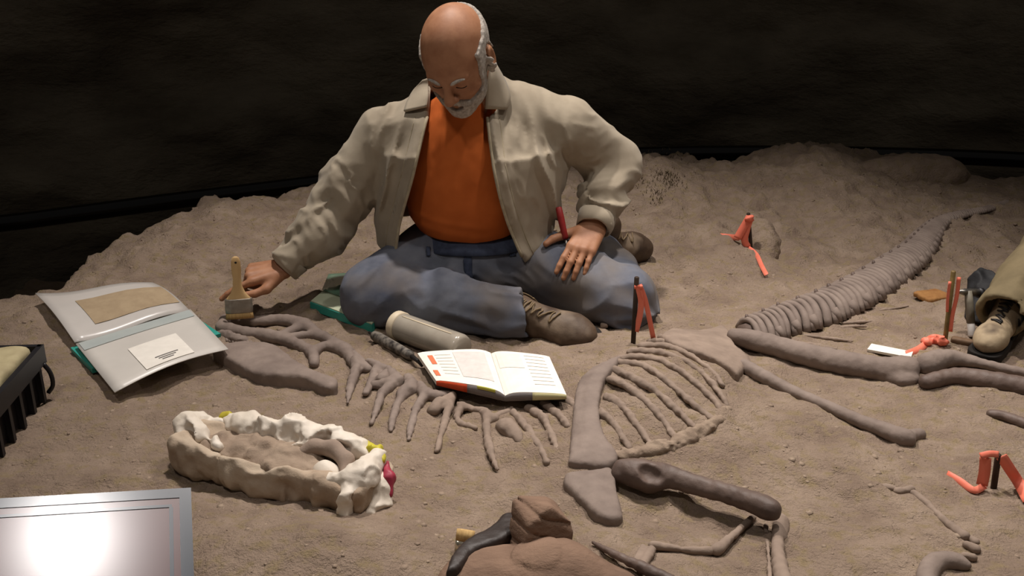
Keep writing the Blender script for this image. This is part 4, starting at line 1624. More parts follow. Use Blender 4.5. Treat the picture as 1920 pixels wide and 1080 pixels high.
def block(cs, zf, z0, zbase):
    """page block: cs four ground corners (outer-top, spine-top, spine-bottom, outer-bottom), zf(u)->height above base"""
    n, m = 16, 8
    top = patch(cs, n, m, lambda u, w_: (0, 0, zf(u)))
    bot = patch(cs, n, m, lambda u, w_: (0, 0, 0.0))
    t = np.array(top).reshape(-1, 3)
    bb = np.array(bot).reshape(-1, 3)
    v = np.vstack([t, bb])
    o = n * m
    f = []
    for i in range(n - 1):
        for j in range(m - 1):
            q = (i * m + j, (i + 1) * m + j, (i + 1) * m + j + 1, i * m + j + 1)
            f.append(q[::-1]); f.append(tuple(o + k for k in q))
    for i in range(n - 1):
        for j in (0, m - 1):
            q = (i * m + j, (i + 1) * m + j, o + (i + 1) * m + j, o + i * m + j)
            f.append(q if j == 0 else q[::-1])
    for j in range(m - 1):
        for i in (0, n - 1):
            q = (i * m + j, i * m + j + 1, o + i * m + j + 1, o + i * m + j)
            f.append(q[::-1] if i == 0 else q)
    return v, f, np.array(top)


def BKP(px, py, z):
    return GH(px, py, z)


zb0, zb1 = 0.022, 0.024
Lc = [BKP(783, 670, zb0), BKP(920, 672, zb0), BKP(946, 752, zb1), BKP(818, 722, zb1)]
Rc = [BKP(1030, 676, zb0), BKP(921, 672, zb0), BKP(947, 752, zb1), BKP(1062, 748, zb1)]
zl = lambda u: 0.011 + 0.016 * u ** 0.6 * (1 - 0.75 * u ** 9)
zr = lambda u: 0.010 + 0.013 * u ** 0.6 * (1 - 0.75 * u ** 9)
v, f, tl_ = block(Lc, zl, 0, 0)
lb = obj('left_pages', v, f, 'paper', bk, smooth=False)
v, f, tr_ = block(Rc, zr, 0, 0)
f = [q[::-1] for q in f]
rb = obj('right_pages', v, f, 'paper', bk, smooth=False)
# coloured page edges facing the front
def front_edge(cs, zf, u0, u1, k0, k1, off=0.0012):
    rows = []
    for i in range(8):
        u = u0 + (u1 - u0) * i / 7
        a = cs[3] * (1 - u) + cs[2] * u
        out = unit(cs[3] - cs[0]) * off
        rows.append([a + out + (0, 0, zf(u) * k0), a + out + (0, 0, zf(u) * k1)])
    return sheet(rows, 0.0008)


v, f = front_edge(Lc, zl, 0.0, 0.46, 0.0, 0.93)
obj('orange_page_edge', v, f, 'orange_edge', lb)
v, f = front_edge(Lc, zl, 0.46, 1.0, 0.0, 0.93)
obj('grey_page_edge', v, f, 'grey_edge', lb)
v, f = front_edge(Rc, zr, 0.0, 0.55, 0.0, 0.93)
obj('cream_page_edge', v, f, mat('cream_edge', srgb(206, 198, 150), None, 0.9), rb)
v, f = front_edge(Rc, zr, 0.55, 1.0, 0.0, 0.93)
obj('grey_page_edge', v, f, 'grey_edge', rb)
v, f = front_edge(Lc, zl, 0.60, 0.86, 0.72, 1.05, 0.004)
obj('yellow_tab', v, f, 'tab_yellow', lb)
cv = [BKP(790, 676, .012), BKP(1026, 681, .012), BKP(1060, 757, .012), BKP(816, 731, .012)]
v, f = sheet(patch(cv, 6, 6, lambda u, w_: (0, 0, 0.008)), 0.005)
obj('cover', v, f, 'cover_dark', bk)


def on_page(cs, zf, u0, u1, w0, w1, off=0.0008):
    rows = []
    for i in range(6):
        u = u0 + (u1 - u0) * i / 5
        r = []
        for j in range(4):
            w_ = w0 + (w1 - w0) * j / 3
            q = cs[0] * (1 - u) * (1 - w_) + cs[1] * u * (1 - w_) + cs[2] * u * w_ + cs[3] * (1 - u) * w_
            r.append(q + np.array([0, 0, zf(u) + off]))
        rows.append(r)
    return sheet(rows, 0.0004)


for (u0, u1, w0, w1) in ((0.10, 0.17, 0.15, 0.45), (0.05, 0.12, 0.66, 0.84)):
    v, f = on_page(Lc, zl, u0, u1, w0, w1)
    obj('print_orange', v, f, 'ink_orange', lb, smooth=False)
v, f = on_page(Lc, zl, 0.46, 0.90, 0.08, 0.80)
obj('print_grey', v, f, 'paper_grey', lb, smooth=False)
for k in range(7):
    v, f = on_page(Lc, zl, 0.20, 0.42, 0.14 + 0.10 * k, 0.155 + 0.10 * k)
    obj('print_line', v, f, 'print_faint', lb, smooth=False)
v, f = on_page(Rc, zr, 0.52, 0.94, 0.06, 0.42)
obj('print_grey', v, f, 'print_faint', rb, smooth=False)
for k in range(9):
    v, f = on_page(Rc, zr, 0.12, 0.46, 0.08 + 0.09 * k, 0.092 + 0.09 * k)
    obj('print_line', v, f, 'print_faint', rb, smooth=False)

# --- plaster field jacket with a wrapped fossil
pj = empty('plaster_jacket', GH(530, 910), 'open plaster field jacket cradling sediment and a curved bone', 'plaster jacket')
A0, A1 = GH(352, 900), GH(700, 958)
PX_ = unit([A1[0] - A0[0], A1[1] - A0[1], 0])
PY_ = np.array([-PX_[1], PX_[0], 0])
PC = (GH(362, 908) + GH(690, 962)) / 2 - PX_ * 0.030 + PY_ * 0.066
PC[2] = Hs(PC[0], PC[1])
PR = np.stack([PX_, PY_, [0, 0, 1]], 1)


def plc(p):
    return (p - PC) @ PR


def pw(q):
    return np.asarray(q, float) @ PR.T + PC


def jk_outer(q):
    tap = 1.0 - 0.25 * sst(0.10, -0.22, q[:, 0])
    r = np.stack([q[:, 0], q[:, 1] / tap, q[:, 2]], 1)
    d = rbox(r, (-0.01, 0, 0.040), (0.222, 0.074, 0.048), 0.040)
    d = smin(d, ell(r, (-0.01, 0, 0.02), (0.20, 0.075, 0.03)), 0.02)
    return d


def pj_shell(p):
    q = plc(p)
    n = 0.006 * noise3(p, 14, 201) + 0.0045 * noise3(p, 31, 202) + 0.0030 * noise3(p, 70, 206) + 0.0035 * crease(q * np.array([1.6, 1, 0.4]), 26, 203)
    d = jk_outer(q) + n
    bowl = ell(q, (-0.02, 0.004, 0.092), (0.196, 0.056, 0.052)) + 0.008 * noise3(p, 22, 204)
    d = smax(d, -bowl, 0.010)
    rim = 0.070 + 0.014 * noise3(p * np.array([1, 1, 0]), 17, 205) + 0.006 * noise3(p * np.array([1, 1, 0]), 45, 209) + 0.006 * sst(0.0, 0.09, q[:, 1]) + 0.006 * sst(-0.1, -0.22, q[:, 0])
    # drying cracks
    ck = np.abs(noise3(np.stack([q[:, 0], q[:, 1] * 0.2, q[:, 2] * 0.12], 1), 17, 207))
    d = d + 0.007 * np.clip(0.06 - ck, 0, 1) / 0.06
    return smax(d, q[:, 2] - rim, 0.006)


v, f = isosurf(pj_shell, PC - (0.30, 0.22, 0.02), PC + (0.30, 0.22, 0.16), 0.0035, lip=1.6)
obj('plaster_shell', v, f, 'plaster', pj)


def pj_fill(p):
    q = plc(p)
    d = ell(q, (-0.03, 0.004, 0.046), (0.190, 0.058, 0.026))
    return d + 0.011 * noise3(p, 18, 211) + 0.008 * noise3(p, 42, 212) + 0.004 * noise3(p, 90, 213)


v, f = isosurf(pj_fill, PC - (0.28, 0.2, 0.02), PC + (0.28, 0.2, 0.12), 0.004, lip=1.6)
obj('sediment', v, f, 'sand_block', pj)
c = [(q_, r_) for q_, r_ in zip([(0.030, 0.004, 0.062), (0.060, 0.026, 0.076), (0.100, 0.028, 0.080), (0.138, 0.008, 0.072), (0.150, -0.020, 0.060)], [.010, .014, .015, .014, .010])]
v, f = isosurf(lambda p: chain(plc(p), [(np.array(a), r) for a, r in c], 0.012) + 0.001 * noise3(p, 60, 215), PC - (0.02, 0.2, 0.02), PC + (0.28, 0.2, 0.13), 0.0035)
obj('fossil_bone', v, f, 'bone_dusty', pj)
v, f = isosurf(lambda p: ell(plc(p), (0.108, -0.016, 0.056), (0.030, 0.022, 0.020)) + 0.003 * noise3(p, 40, 216), PC - (0.02, 0.2, 0.02), PC + (0.28, 0.2, 0.13), 0.0035)
obj('plaster_lump', v, f, 'wrap_white', pj)


def wrap(name, m, caps_, amp, seed, freq=26):
    pts = np.array([pw([c])[0] for cp in caps_ for c in (cp[0], cp[1])])
    r = max(max(cp[2], cp[3]) for cp in caps_) + 0.02
    def fn(p):
        q = plc(p)
        d = None
        for a, b, ra, rb in caps_:
            e = cap(q, a, b, ra, rb)
            d = e if d is None else smin(d, e, 0.014)
        return d - amp * crease(q + 0.01 * noise3(p, 20, seed + 4)[:, None], freq, seed) + amp * 0.5 * noise3(p, 60, seed + 1) + amp * 0.3 * noise3(p, 120, seed + 2)
    v, f = isosurf(fn, pts.min(0) - r, pts.max(0) + r, 0.0033, lip=1.6)
    return obj(name, v, f, m, pj)


wrap('cloth_wrap', 'wrap_white', [((-0.150, 0.059, 0.074), (-0.02, 0.066, 0.080), .018, .024), ((-0.020, 0.066, 0.080), (0.11, 0.059, 0.076), .024, .022), ((0.110, 0.059, 0.076), (0.17, 0.038, 0.072), .022, .016),
                                  ((-0.100, 0.046, 0.066), (0.08, 0.042, 0.068), .010, .014)], 0.0075, 221)
wrap('cloth_wrap', 'wrap_white', [((-0.222, 0.017, 0.078), (-0.12, -0.025, 0.070), .020, .007), ((-0.222, 0.017, 0.076), (-0.215, -0.025, 0.05), .018, .016), ((-0.205, 0.042, 0.070), (-0.17, 0.055, 0.07), .016, .012)], 0.0075, 231)
wrap('cloth_wrap', 'wrap_white', [((0.190, 0.025, 0.072), (0.19, -0.025, 0.072), .018, .020), ((0.190, -0.025, 0.072), (0.180, -0.067, 0.045), .018, .014), ((0.180, -0.067, 0.045), (0.186, -0.079, 0.010), .013, .010),
                                  ((0.190, -0.025, 0.072), (0.13, -0.059, 0.066), .015, .008)], 0.0075, 241)
wrap('cloth_wrap', 'wrap_white', [((0.212, 0.000, 0.045), (0.222, -0.025, 0.016), .018, .016), ((0.222, -0.025, 0.016), (0.215, -0.050, 0.010), .014, .008)], 0.005, 251)
wrap('yellow_scrap', 'wrap_yellow', [((0.135, 0.066, 0.082), (0.175, 0.050, 0.082), .009, .010), ((0.175, 0.050, 0.082), (0.20, 0.025, 0.080), .010, .009)], 0.004, 261, 40)
wrap('yellow_scrap', 'wrap_yellow', [((0.050, 0.077, 0.086), (0.10, 0.074, 0.084), .006, .006)], 0.002, 266, 40)
wrap('yellow_scrap', 'wrap_yellow', [((-0.244, 0.010, 0.064), (-0.240, 0.000, 0.046), .009, .009)], 0.003, 271, 40)
wrap('yellow_scrap', 'wrap_yellow', [((-0.172, 0.067, 0.078), (-0.160, 0.069, 0.080), .009, .009)], 0.003, 281, 40)
wrap('yellow_scrap', 'wrap_yellow', [((-0.222, 0.042, 0.076), (-0.210, 0.045, 0.078), .008, .008)], 0.003, 285, 40)
wrap('pink_scrap', 'wrap_pink', [((0.214, 0.029, 0.072), (0.226, 0.007, 0.054), .007, .008), ((0.226, 0.007, 0.054), (0.236, -0.010, 0.030), .008, .006)], 0.003, 291, 40)

# --- marker stakes with orange tape
def ribbon(pts, width, name, parent, twist=None):
    c = catmull(pts, 5)
    t = np.gradient(c, axis=0)
    t /= np.linalg.norm(t, axis=1)[:, None] + 1e-9
    rows = [[], [], []]
    last = None
    for i in range(len(c)):
        s_ = np.cross(t[i], unit(c[i] - CAMP))
        s_ = unit(s_ + (0.4 * last if last is not None else 0))
        last = s_
        fw = np.cross(s_, t[i])
        rows[0].append(c[i] + s_ * width / 2)
        rows[1].append(c[i] + fw * 0.0012)
        rows[2].append(c[i] - s_ * width / 2)
    v, f = sheet(rows, 0.0012)
    return obj(name, v, f, 'tape', parent)


def flag(base_px, top_px, label, ribbons, m='stake_dark', r=0.006, knots=()):
    b = GH(*base_px)
    t = P(top_px[0], top_px[1], b[1])
    root = empty('marker_stake', b, label, 'marker stake', 'marker stakes with orange tape')
    v, f = lathe(b - (0, 0, 0.03), t - b + (0, 0, 0.03), [(0, r * .4), (0.02, r), (np.linalg.norm(t - b + (0, 0, 0.03)) - .002, r), (np.linalg.norm(t - b + (0, 0, 0.03)), r * .7)], 10)
    obj('stake', v, f, m, root)
    for w_, pts in ribbons:
        pp = []
        for q in pts:
            if len(q) == 3 and q[2] == 'g':
                pp.append(GH(q[0], q[1], 0.005))
            else:
                p = P(q[0], q[1], b[1] + (q[2] if len(q) > 2 else -0.006))
                p[2] = max(p[2], Hs(p[0], p[1]) + 0.005)
                pp.append(p)
        ribbon(pp, w_ / scale_at(b), 'tape', root)
    for (x, y, rp) in knots:
        c = P(x, y, b[1] - 0.005)
        v, f = isosurf(lambda p: ell(p, c, np.array([1.25, 1, .8]) * rp / scale_at(b)) - 0.004 * crease(p, 70, 311), c - 0.06, c + 0.06, 0.003, lip=1.6)
        obj('knot', v, f, 'tape', root)
    return root


flag((1411, 466), (1403, 399), 'marker stake with orange tape beside the low sandy mound behind the man',
     [(14, [(1405, 408), (1393, 428), (1382, 447)]), (11, [(1386, 446), (1364, 444, 'g'), (1342, 442, 'g')]), (13, [(1406, 410), (1400, 430), (1396, 450), (1402, 466)]),
      (8, [(1402, 466), (1412, 471, 'g'), (1420, 480, 'g'), (1428, 498, 'g'), (1437, 515, 'g')])], knots=[(1406, 410, 7)])
flag((1187, 645), (1194, 519), 'marker stake with orange tape just in front of the bent knee',
     [(11, [(1196, 535), (1202, 565), (1199, 595), (1192, 622)]), (9, [(1199, 534), (1209, 560), (1217, 595), (1225, 634)])], knots=[(1197, 537, 5)])
flag((1772, 645), (1788, 508), 'marker stake with brass top and orange tape knotted at its foot',
     [(7, [(1798, 520), (1794, 555), (1786, 590), (1782, 622)]), (5, [(1781, 528), (1777, 560), (1776, 585)]), (13, [(1768, 640), (1745, 640, 'g'), (1722, 655, 'g'), (1700, 664, 'g')]), (11, [(1770, 636), (1750, 632, 'g'), (1732, 642, 'g')])],
     'stake_brass', knots=[(1765, 638, 11), (1738, 640, 8)])
flag((1865, 911), (1872, 851), 'marker stake draped with orange tape at the right edge, nearest the viewer',
     [(12, [(1873, 852), (1856, 851), (1838, 855)]), (20, [(1848, 858), (1846, 885), (1840, 915)]), (13, [(1846, 916), (1826, 919, 'g'), (1800, 902, 'g'), (1775, 888, 'g')]),
      (20, [(1878, 856), (1895, 882), (1910, 905), (1928, 938, 'g')])])

# --- white label strip, stones, wood
v, f = quad_board([(1626, 655), (1708, 670), (1712, 659), (1634, 644)], 0.006)
obj('label_strip', v, f, 'paper', label='white strip lying against the far side of the thigh bone', cat='strip', smooth=False)


def stone(name, label, m, px, py, half, rot=0, flat=1.0, seed=1, sink=0.3, amp=0.12, cat='stone', h=0.004, tilt=0):
    c = GH(px, py)
    R = rotm('Z', rot) @ rotm('X', tilt)
    hv = np.asarray(half, float)
    c = c + np.array([0, 0, hv[2] * (1 - sink)])
    r = hv.max() * 1.25
    a = hv.min()
    def fn(p):
        d = rbox(p, c, hv, a * 0.7, R)
        return d + a * amp * 2 * noise3(p, 0.5 / a, seed) + a * amp * noise3(p, 1.3 / a, seed + 1)
    v, f = isosurf(fn, c - r, c + r, min(h, a / 3.5), lip=1.6)
    return obj(name, v, f, m, label=label, cat=cat)


stone('flat_stone', 'flat orange-brown stone lying left of the black bag', 'stone_orange', 1748, 560, (0.042, 0.034, 0.008), 20, seed=401, sink=0.0)
stone('stone', 'small round stone on the sand in front of the bent knee', 'bone_dusty', 1133, 614, (0.011, 0.008, 0.006), seed=405, sink=0.1, h=0.002)
c = GH(1440, 470)
v, f = isosurf(lambda p: ell(p, c + (0.0, 0.09, -.01), (0.060, 0.135, 0.066), rotm('X', 14)) + .005 * noise3(p, 26, 411) + .003 * noise3(p, 60, 412), c - (.1, .1, .1), c + (.1, .28, .12), .005, lip=1.5)
obj('low_mound', v, f, 'sand', label='low sandy mound behind the orange-taped stake', cat='stone')  # low-relief mound in the ground's own sand, broad face turned up
c = GH(1726, 338)
v, f = isosurf(lambda p: smin(ell(p, c + (0.02, .06, -.01), (.20, .10, .105)), ell(p, c + (-.12, .06, 0), (.16, .09, .075)), .05) + .016 * noise3(p, 9, 421) + .008 * noise3(p, 24, 422) + .004 * noise3(p, 50, 423), c - (.36, .2, .14), c + (.36, .3, .18), .009, lip=1.6)
obj('boulder', v, f, 'sand', label='low rounded boulder on the back edge with a shaded front', cat='stone')
stone('wood_block', 'short brown wooden block lying under the hammer handle', 'wood_brown', 1810, 648, (0.036, 0.011, 0.009), -32, seed=431, sink=0.0, amp=0.03, h=0.003)

# --- hammer leaning on the black bag
hb = GH(1822, 634)
ht = P(1815, 548, hb[1] + 0.045)
hm = empty('rock_hammer', hb, 'rock hammer with grey handle leaning on the black bag', 'hammer')
L_ = np.linalg.norm(ht - hb)
v, f = lathe(hb + (0, 0, .004), ht - hb, [(0, .008), (.004, .0095), (L_ * .28, .0095), (L_ * .30, .0085)], 12)
obj('handle_end', v, f, 'paper_grey', hm)
v, f = lathe(hb + (0, 0, .004), ht - hb, [(L_ * .29, .008), (L_ * .31, .0105), (L_ * .75, .0105), (L_, .009)], 12)
obj('grip', v, f, 'handle_grey', hm)
hl, hr_ = P(1796, 547, ht[1] - 0.008), P(1834, 549, ht[1] + 0.01)
v, f = tube([hl, hl * .7 + hr_ * .3, hl * .35 + hr_ * .65, hr_], [.004, .009, .010, .011], 10)
obj('head', v, f, 'steel', hm)
v, f = tube([hr_, hr_ + unit(hr_ - hl) * 0.012], [.0135, .0135], 12)
obj('striking_face', v, f, 'black_plastic', hm)


def lump(name, m, chains_, amp, seed, label=None, cat=None, h=0.005, k=0.03, freq=22, parent=None, zmin=None):
    allp = np.array([np.append(c, r) for ch in chains_ for c, r in ch])
    lo = (allp[:, :3] - allp[:, 3:4]).min(0) - amp * 3
    hi = (allp[:, :3] + allp[:, 3:4]).max(0) + amp * 3
    def fn(p):
        d = None
        for ch in chains_:
            e = chain(p, ch, k * .5) if len(ch) > 1 else np.linalg.norm(p - ch[0][0], axis=1) - ch[0][1]
            d = e if d is None else smin(d, e, k)
        d = d - amp * crease(p + 0.02 * noise3(p, 9, seed + 5)[:, None], freq, seed) + amp * .5 * noise3(p, freq * 2.2, seed + 2)
        if zmin is not None:
            d = np.maximum(d, zmin - p[:, 2])
        return d
    v, f = isosurf(fn, lo, hi, h, lip=1.7)
    return obj(name, v, f, m, parent, label=label, cat=cat)


by = hb[1] + 0.15
lump('black_bag', 'black_cloth', [[(P(1838, 545, by + .03), .035), (P(1868, 560, by), .05), (P(1850, 600, by - .03), .05)], [(P(1840, 520, by + .05), .02), (P(1885, 540, by + .05), .03)],
                                  [(P(1850, 600, by - .03), .05), (P(1835, 622, by - .06), .03)]], 0.008, 441, 'crumpled black bag lying behind the hammer', 'bag', zmin=0.003)

# --- second person, mostly out of view to the right
T2 = GH(1829, 682)
toe = unit([-0.66, -0.75, -0.05])
man2 = empty('person', T2 + (0.3, 0.3, 0), 'person at the right edge showing only a khaki trouser leg and dusty boot', 'person')
Mb = frame_from(toe, (0, 0, 1)) * 0.74
heel2 = T2 - Mb @ np.array([0.285, 0, 0]) + (0.012, 0, 0.006)
BOOT_SHAFT[:] = [(-0.01, 0, 0.15), (0.02, 0, 0.15)]
bo = boot(Mb, heel2, man2)
for ch in bo.children:
    if ch.name.startswith('boot_upper'):
        ch.data.materials[0] = MATS['dusty_boot']
    if ch.name.startswith('laces'):
        ch.data.materials[0] = MATS['cover_dark']
AN2 = heel2 + Mb @ np.array([0.13, 0, 0.11])
KN2 = AN2 + np.array([0.30, 0.33, 0.13])
HP2 = KN2 + np.array([0.34, 0.20, -0.20])
HP3 = HP2 + np.array([0.02, -0.22, 0])
KN3 = HP3 + np.array([-0.22, -0.30, -0.03])
AN3 = KN3 + np.array([0.34, 0.02, -0.02])
HP2[2] = HP3[2] = 0.13
KN3[2] = 0.085
AN3[2] = 0.07


def pants2(p):
    d = chain(p, [(AN2, .060), (AN2 * .6 + KN2 * .4, .064), (KN2, .072), (HP2, .10)], 0.03)
    d = smin(d, chain(p, [(HP2, .11), (HP3, .11)], .03), 0.05)
    d = smin(d, chain(p, [(HP3, .10), (KN3, .078), (AN3, .06)], .03), 0.03)
    d = smax(d, (AN2 - p) @ unit(KN2 - AN2) + 0.0, 0.006)
    d = smax(d, -cap(p, AN2 - unit(KN2 - AN2) * .05, AN2 + unit(KN2 - AN2) * .03, .051), 0.004)
    t, a = limb_frame(p, AN2, KN2)
    q = np.stack([t * 0.8, .07 * np.cos(a), .07 * np.sin(a)], 1)
    d = d - 0.005 * crease(q, 20, 451) + 0.003 * noise3(p, 18, 452)
    return np.maximum(d, 0.003 - p[:, 2])


Mb3 = frame_from((0.75, -0.6, -0.05), (-.3, -.4, .8)) * 0.9
bo = boot(Mb3, AN3 - Mb3 @ np.array([0.07, 0, 0.06]), man2)
for ch in bo.children:
    if ch.name.startswith('boot_upper'):
        ch.data.materials[0] = MATS['dusty_boot']
al = np.array([AN2, KN2, HP2, HP3, KN3, AN3])
v, f = isosurf(pants2, al.min(0) - 0.16, al.max(0) + 0.16, 0.006, lip=1.6)
obj('trousers', v, f, 'khaki', man2)
CH2 = (HP2 + HP3) / 2 + np.array([0.02, 0.02, 0.36])
NK2 = CH2 + np.array([-0.04, 0, 0.16])
HC2 = NK2 + np.array([-0.05, -0.01, 0.15])
HR2 = rotm('Z', 120) @ rotm('X', -25)


def shirt2(p):
    d = ell(p, (HP2 + HP3) / 2 + (0, 0, .12), (0.14, .18, .16))
    d = smin(d, ell(p, CH2, (0.125, .19, .16)), 0.08)
    for s_, hd in ((1, KN2), (-1, KN3)):
        sh = CH2 + np.array([0, .19 * s_, .09])
        el = sh + np.array([-0.06, .05 * s_, -.24])
        d = smin(d, chain(p, [(sh, .065), (el, .052), (el + np.array([-.10, -.10 * s_, -.05]), .042)], .03), 0.04)
    return d - 0.004 * crease(p * np.array([1, 1, .5]), 16, 461)


v, f = isosurf(shirt2, CH2 - (.42, .42, .42), CH2 + (.25, .42, .22), 0.009, lip=1.6)
obj('shirt', v, f, mat('blue_shirt', srgb(110, 112, 104), srgb(92, 94, 88), 0.9, 10.0), man2)


def body2(p):
    d = head_local((p - HC2) @ HR2)
    d = smin(d, cap(p, HC2 + HR2 @ np.array([0, -.03, -.06]), NK2 - (0, 0, .06), .055, .065), .03)
    d = smin(d, ell(p, CH2, (.10, .15, .13)), .05)
    for s_ in (1, -1):
        sh = CH2 + np.array([0, .17 * s_, .08])
        el = sh + np.array([-0.06, .07 * s_, -.24])
        wr_ = el + np.array([-.12, -.12 * s_, -.06])
        d = smin(d, chain(p, [(sh, .045), (el, .034), (wr_, .026)], .02), .03)
        d = smin(d, hand_sdf(p, HND2[s_]), .012)
    return d


HND2 = {}
for s_ in (1, -1):
    sh = CH2 + np.array([0, .17 * s_, .08])
    el = sh + np.array([-0.06, .07 * s_, -.24])
    wr_ = el + np.array([-.12, -.12 * s_, -.06])
    HND2[s_] = hand_caps(wr_, (-0.6, -.6 * s_, -.3), (-.3, 0, .95), (0, -s_, 0), [(20, 30, 20)] * 4, thumb=((.7, .6, -.2), (.9, .3, -.1), (1, .1, 0)))
v, f = isosurf(body2, CH2 - (.55, .42, .42), CH2 + (.25, .42, .48), 0.0055, lip=1.5)
obj('body', v, f, 'skin', man2)
v, f = isosurf(lambda p: smax(head_local((p - HC2) @ HR2) - .008 + .002 * noise3(p, 90, 470), np.maximum(.028 - ((p - HC2) @ HR2)[:, 2] + 1.1 * ((p - HC2) @ HR2)[:, 1], ((p - HC2) @ HR2)[:, 1] - .055), .006), HC2 - .16, HC2 + .16, 0.005)
obj('hair', v, f, mat('brown_hair', srgb(70, 52, 38), srgb(48, 36, 26), 0.7, 90.0), man2)

# --- black crate at the left edge
CZ = Hs(-1.05, 1.9)
CH_ = 0.125
k0 = GH(88, 752)
cx1, cy1 = k0[0], k0[1] + 0.02
Rz = rotm('Z', 4)
CO = np.array([cx1, cy1, CZ])
cr_ = empty('plastic_crate', CO + Rz @ np.array([-0.17, -0.26, 0]), 'black ribbed plastic crate at the left edge', 'crate')


def cb(mb, x0, x1, y0, y1, z0, z1):
    c = np.array([(x0 + x1) / 2, (y0 + y1) / 2, (z0 + z1) / 2])
    return mb.box(CO + Rz @ c, (x1 - x0, y1 - y0, z1 - z0), Rz)


W_, D_ = 0.34, 0.52
mb = MB()
cb(mb, -W_ + .012, -.012, -D_ + .012, -.012, 0.004, .012)
cb(mb, -.018, -.012, -D_ + .012, -.012, .01, .09)
cb(mb, -W_ + .012, -W_ + .018, -D_ + .012, -.012, .01, .09)
cb(mb, -W_ + .012, -.012, -.018, -.012, .01, .09)
cb(mb, -W_ + .012, -.012, -D_ + .012, -D_ + .018, .01, .09)
mb.build('tub', 'black_plastic', cr_, smooth=False)
mb = MB()
for (x0, x1, y0, y1) in ((-.008, .004, -D_, .004), (-W_ - .004, -W_ + .008, -D_, .004), (-W_, 0, -.008, .004), (-W_, 0, -D_ - .004, -D_ + .008)):
    cb(mb, x0, x1, y0, y1, .082, CH_)
mb.build('rim', 'black_plastic', cr_, smooth=False)
for i in range(9):
    y = -0.03 - i * 0.058
    cb(MB(), -.014, .001, y - .006, y + .006, .0, .084).build('rib', 'black_plastic', cr_, smooth=False)
for i in range(6):
    x = -0.02 - i * 0.06
    cb(MB(), x - .006, x + .006, -.014, .001, .0, .084).build('rib', 'black_plastic', cr_, smooth=False)
mb = MB()
hc = [CO + Rz @ np.array(q) for q in ((0.002, -.012, .085), (.012, -.008, .06), (.012, -.006, .03), (.0, -.008, .012))]
mb.tube(catmull(hc, 4), .005, 8)
mb.build('handle', 'black_plastic', cr_)
# bags and boards inside the crate
def crate_item(name, label, m, c, size, rz, tilt, amp=0.004, seed=1):
    cc = CO + Rz @ np.array(c)
    R = Rz @ rotm('Z', rz) @ rotm('X', tilt)
    hv = np.array(size) / 2
    v, f = isosurf(lambda p: rbox(p, cc, hv, min(hv) * .6, R) - amp * noise3(p, 24, seed), cc - np.linalg.norm(hv) - .01, cc + np.linalg.norm(hv) + .01, 0.005, lip=1.5)
    return obj(name, v, f, m, label=label, cat='bag')


mat('bag_cream', srgb(190, 178, 140), srgb(164, 150, 116), 0.7, 20.0, bump=0.2)
crate_item('sample_bag', 'cream paper bag lying along the right wall of the black crate', 'bag_cream', (-.060, -.22, .112), (.09, .40, .045), 0, 0, seed=481)
crate_item('sample_bag', 'cream paper bag leaning upright at the back of the black crate', 'bag_cream', (-.15, -.12, .125), (.10, .16, .10), 15, -12, seed=485)
crate_item('sample_bag', 'cream paper bag in the black crate, cut off by the photo edge', 'bag_cream', (-.21, -.33, .11), (.14, .22, .10), -8, 6, seed=489)

# --- foreground: brown fossil log, black curved bone, dark blade bone, brush
lg = empty('fossil_log', GH(1010, 1070), 'brown split fossil log at the bottom edge', 'fossil')
l0, l1, l2 = GH(868, 1085), GH(1010, 1080), GH(1195, 1105)
bc_ = GH(1012, 1046)
BR = rotm('Z', 28) @ rotm('X', -14) @ rotm('Y', 16)


def log_sdf(p):
    d = chain(p, [(l0 + (0, -.04, -.02), .055), (l1 + (0.02, -.02, -.01), .068), (l2 + (-.04, -.01, -.03), .06)], .06)
    d = smin(d, ell(p, l0 + (.06, .0, .0), (.10, .06, .055)), .03)
    gr = noise3((p - bc_) @ BR * np.array([1.0, .25, 1.0]), 34, 501)
    return d + .006 * noise3(p, 11, 502) + .0025 * gr + .004 * np.clip(.1 - np.abs(noise3(p * np.array([.6, 1, 1]), 8, 503)), 0, 1) / .1


def blk_sdf(p):
    q = (p - bc_ - np.array([0, 0, .046])) @ BR
    d = rbox(q, (0, 0, 0), (.044, .036, .058), .008)
    d = smax(d, (q @ unit([.5, -.2, .75])) - .052, .004)
    d = smax(d, (q @ unit([-.6, -.2, .6])) - .056, .004)
    lay = np.abs(np.sin(q[:, 2] * 95 + 1.3 * noise3(p, 20, 504) + q[:, 0] * 30))
    return d + .0045 * np.clip(.35 - lay, 0, 1) / .35 + .003 * noise3(p, 26, 505)


v, f = isosurf(log_sdf, np.minimum(l0, l2) - (.12, .16, .12), np.maximum(l0, l2) + (.12, .14, .12), .0045, lip=1.6)
obj('trunk', v, f, 'rock_brown', lg)
v, f = isosurf(blk_sdf, bc_ - (.1, .1, .05), bc_ + (.1, .1, .16), .0032, lip=1.6)
obj('split_block', v, f, 'rock_brown', lg)
bone('curved_dark_bone', 'black curved bone edge wrapping the left of the brown log', 'bone_black',
     plates=[dict(poly=[(836, 1082), (846, 1050), (872, 1022), (905, 1004), (932, 984), (945, 972), (966, 972), (964, 1004), (930, 1026), (890, 1040), (864, 1072)], t=0.045, z=0.01)], h=0.0035)
bone('blade_bone', 'long thin dark blade bone slanting to the bottom edge right of the log', 'bone_dark',
     chains=[[(1110, 1016, 3, .012), (1150, 1038, 7, .012), (1200, 1062, 11, .012), (1262, 1092, 13, .012)]], h=0.003)
q0 = GH(866, 1036)
bq = empty('paintbrush', q0, 'small paintbrush with tan bristles upright behind the black curved bone', 'paintbrush')
c0, c1, c2, c3 = q0 + (0, 0, .0), P(868, 1033, q0[1]), P(870, 1014, q0[1] + .004), P(874, 994, q0[1] + .010)
ax = unit(c3 - c0)
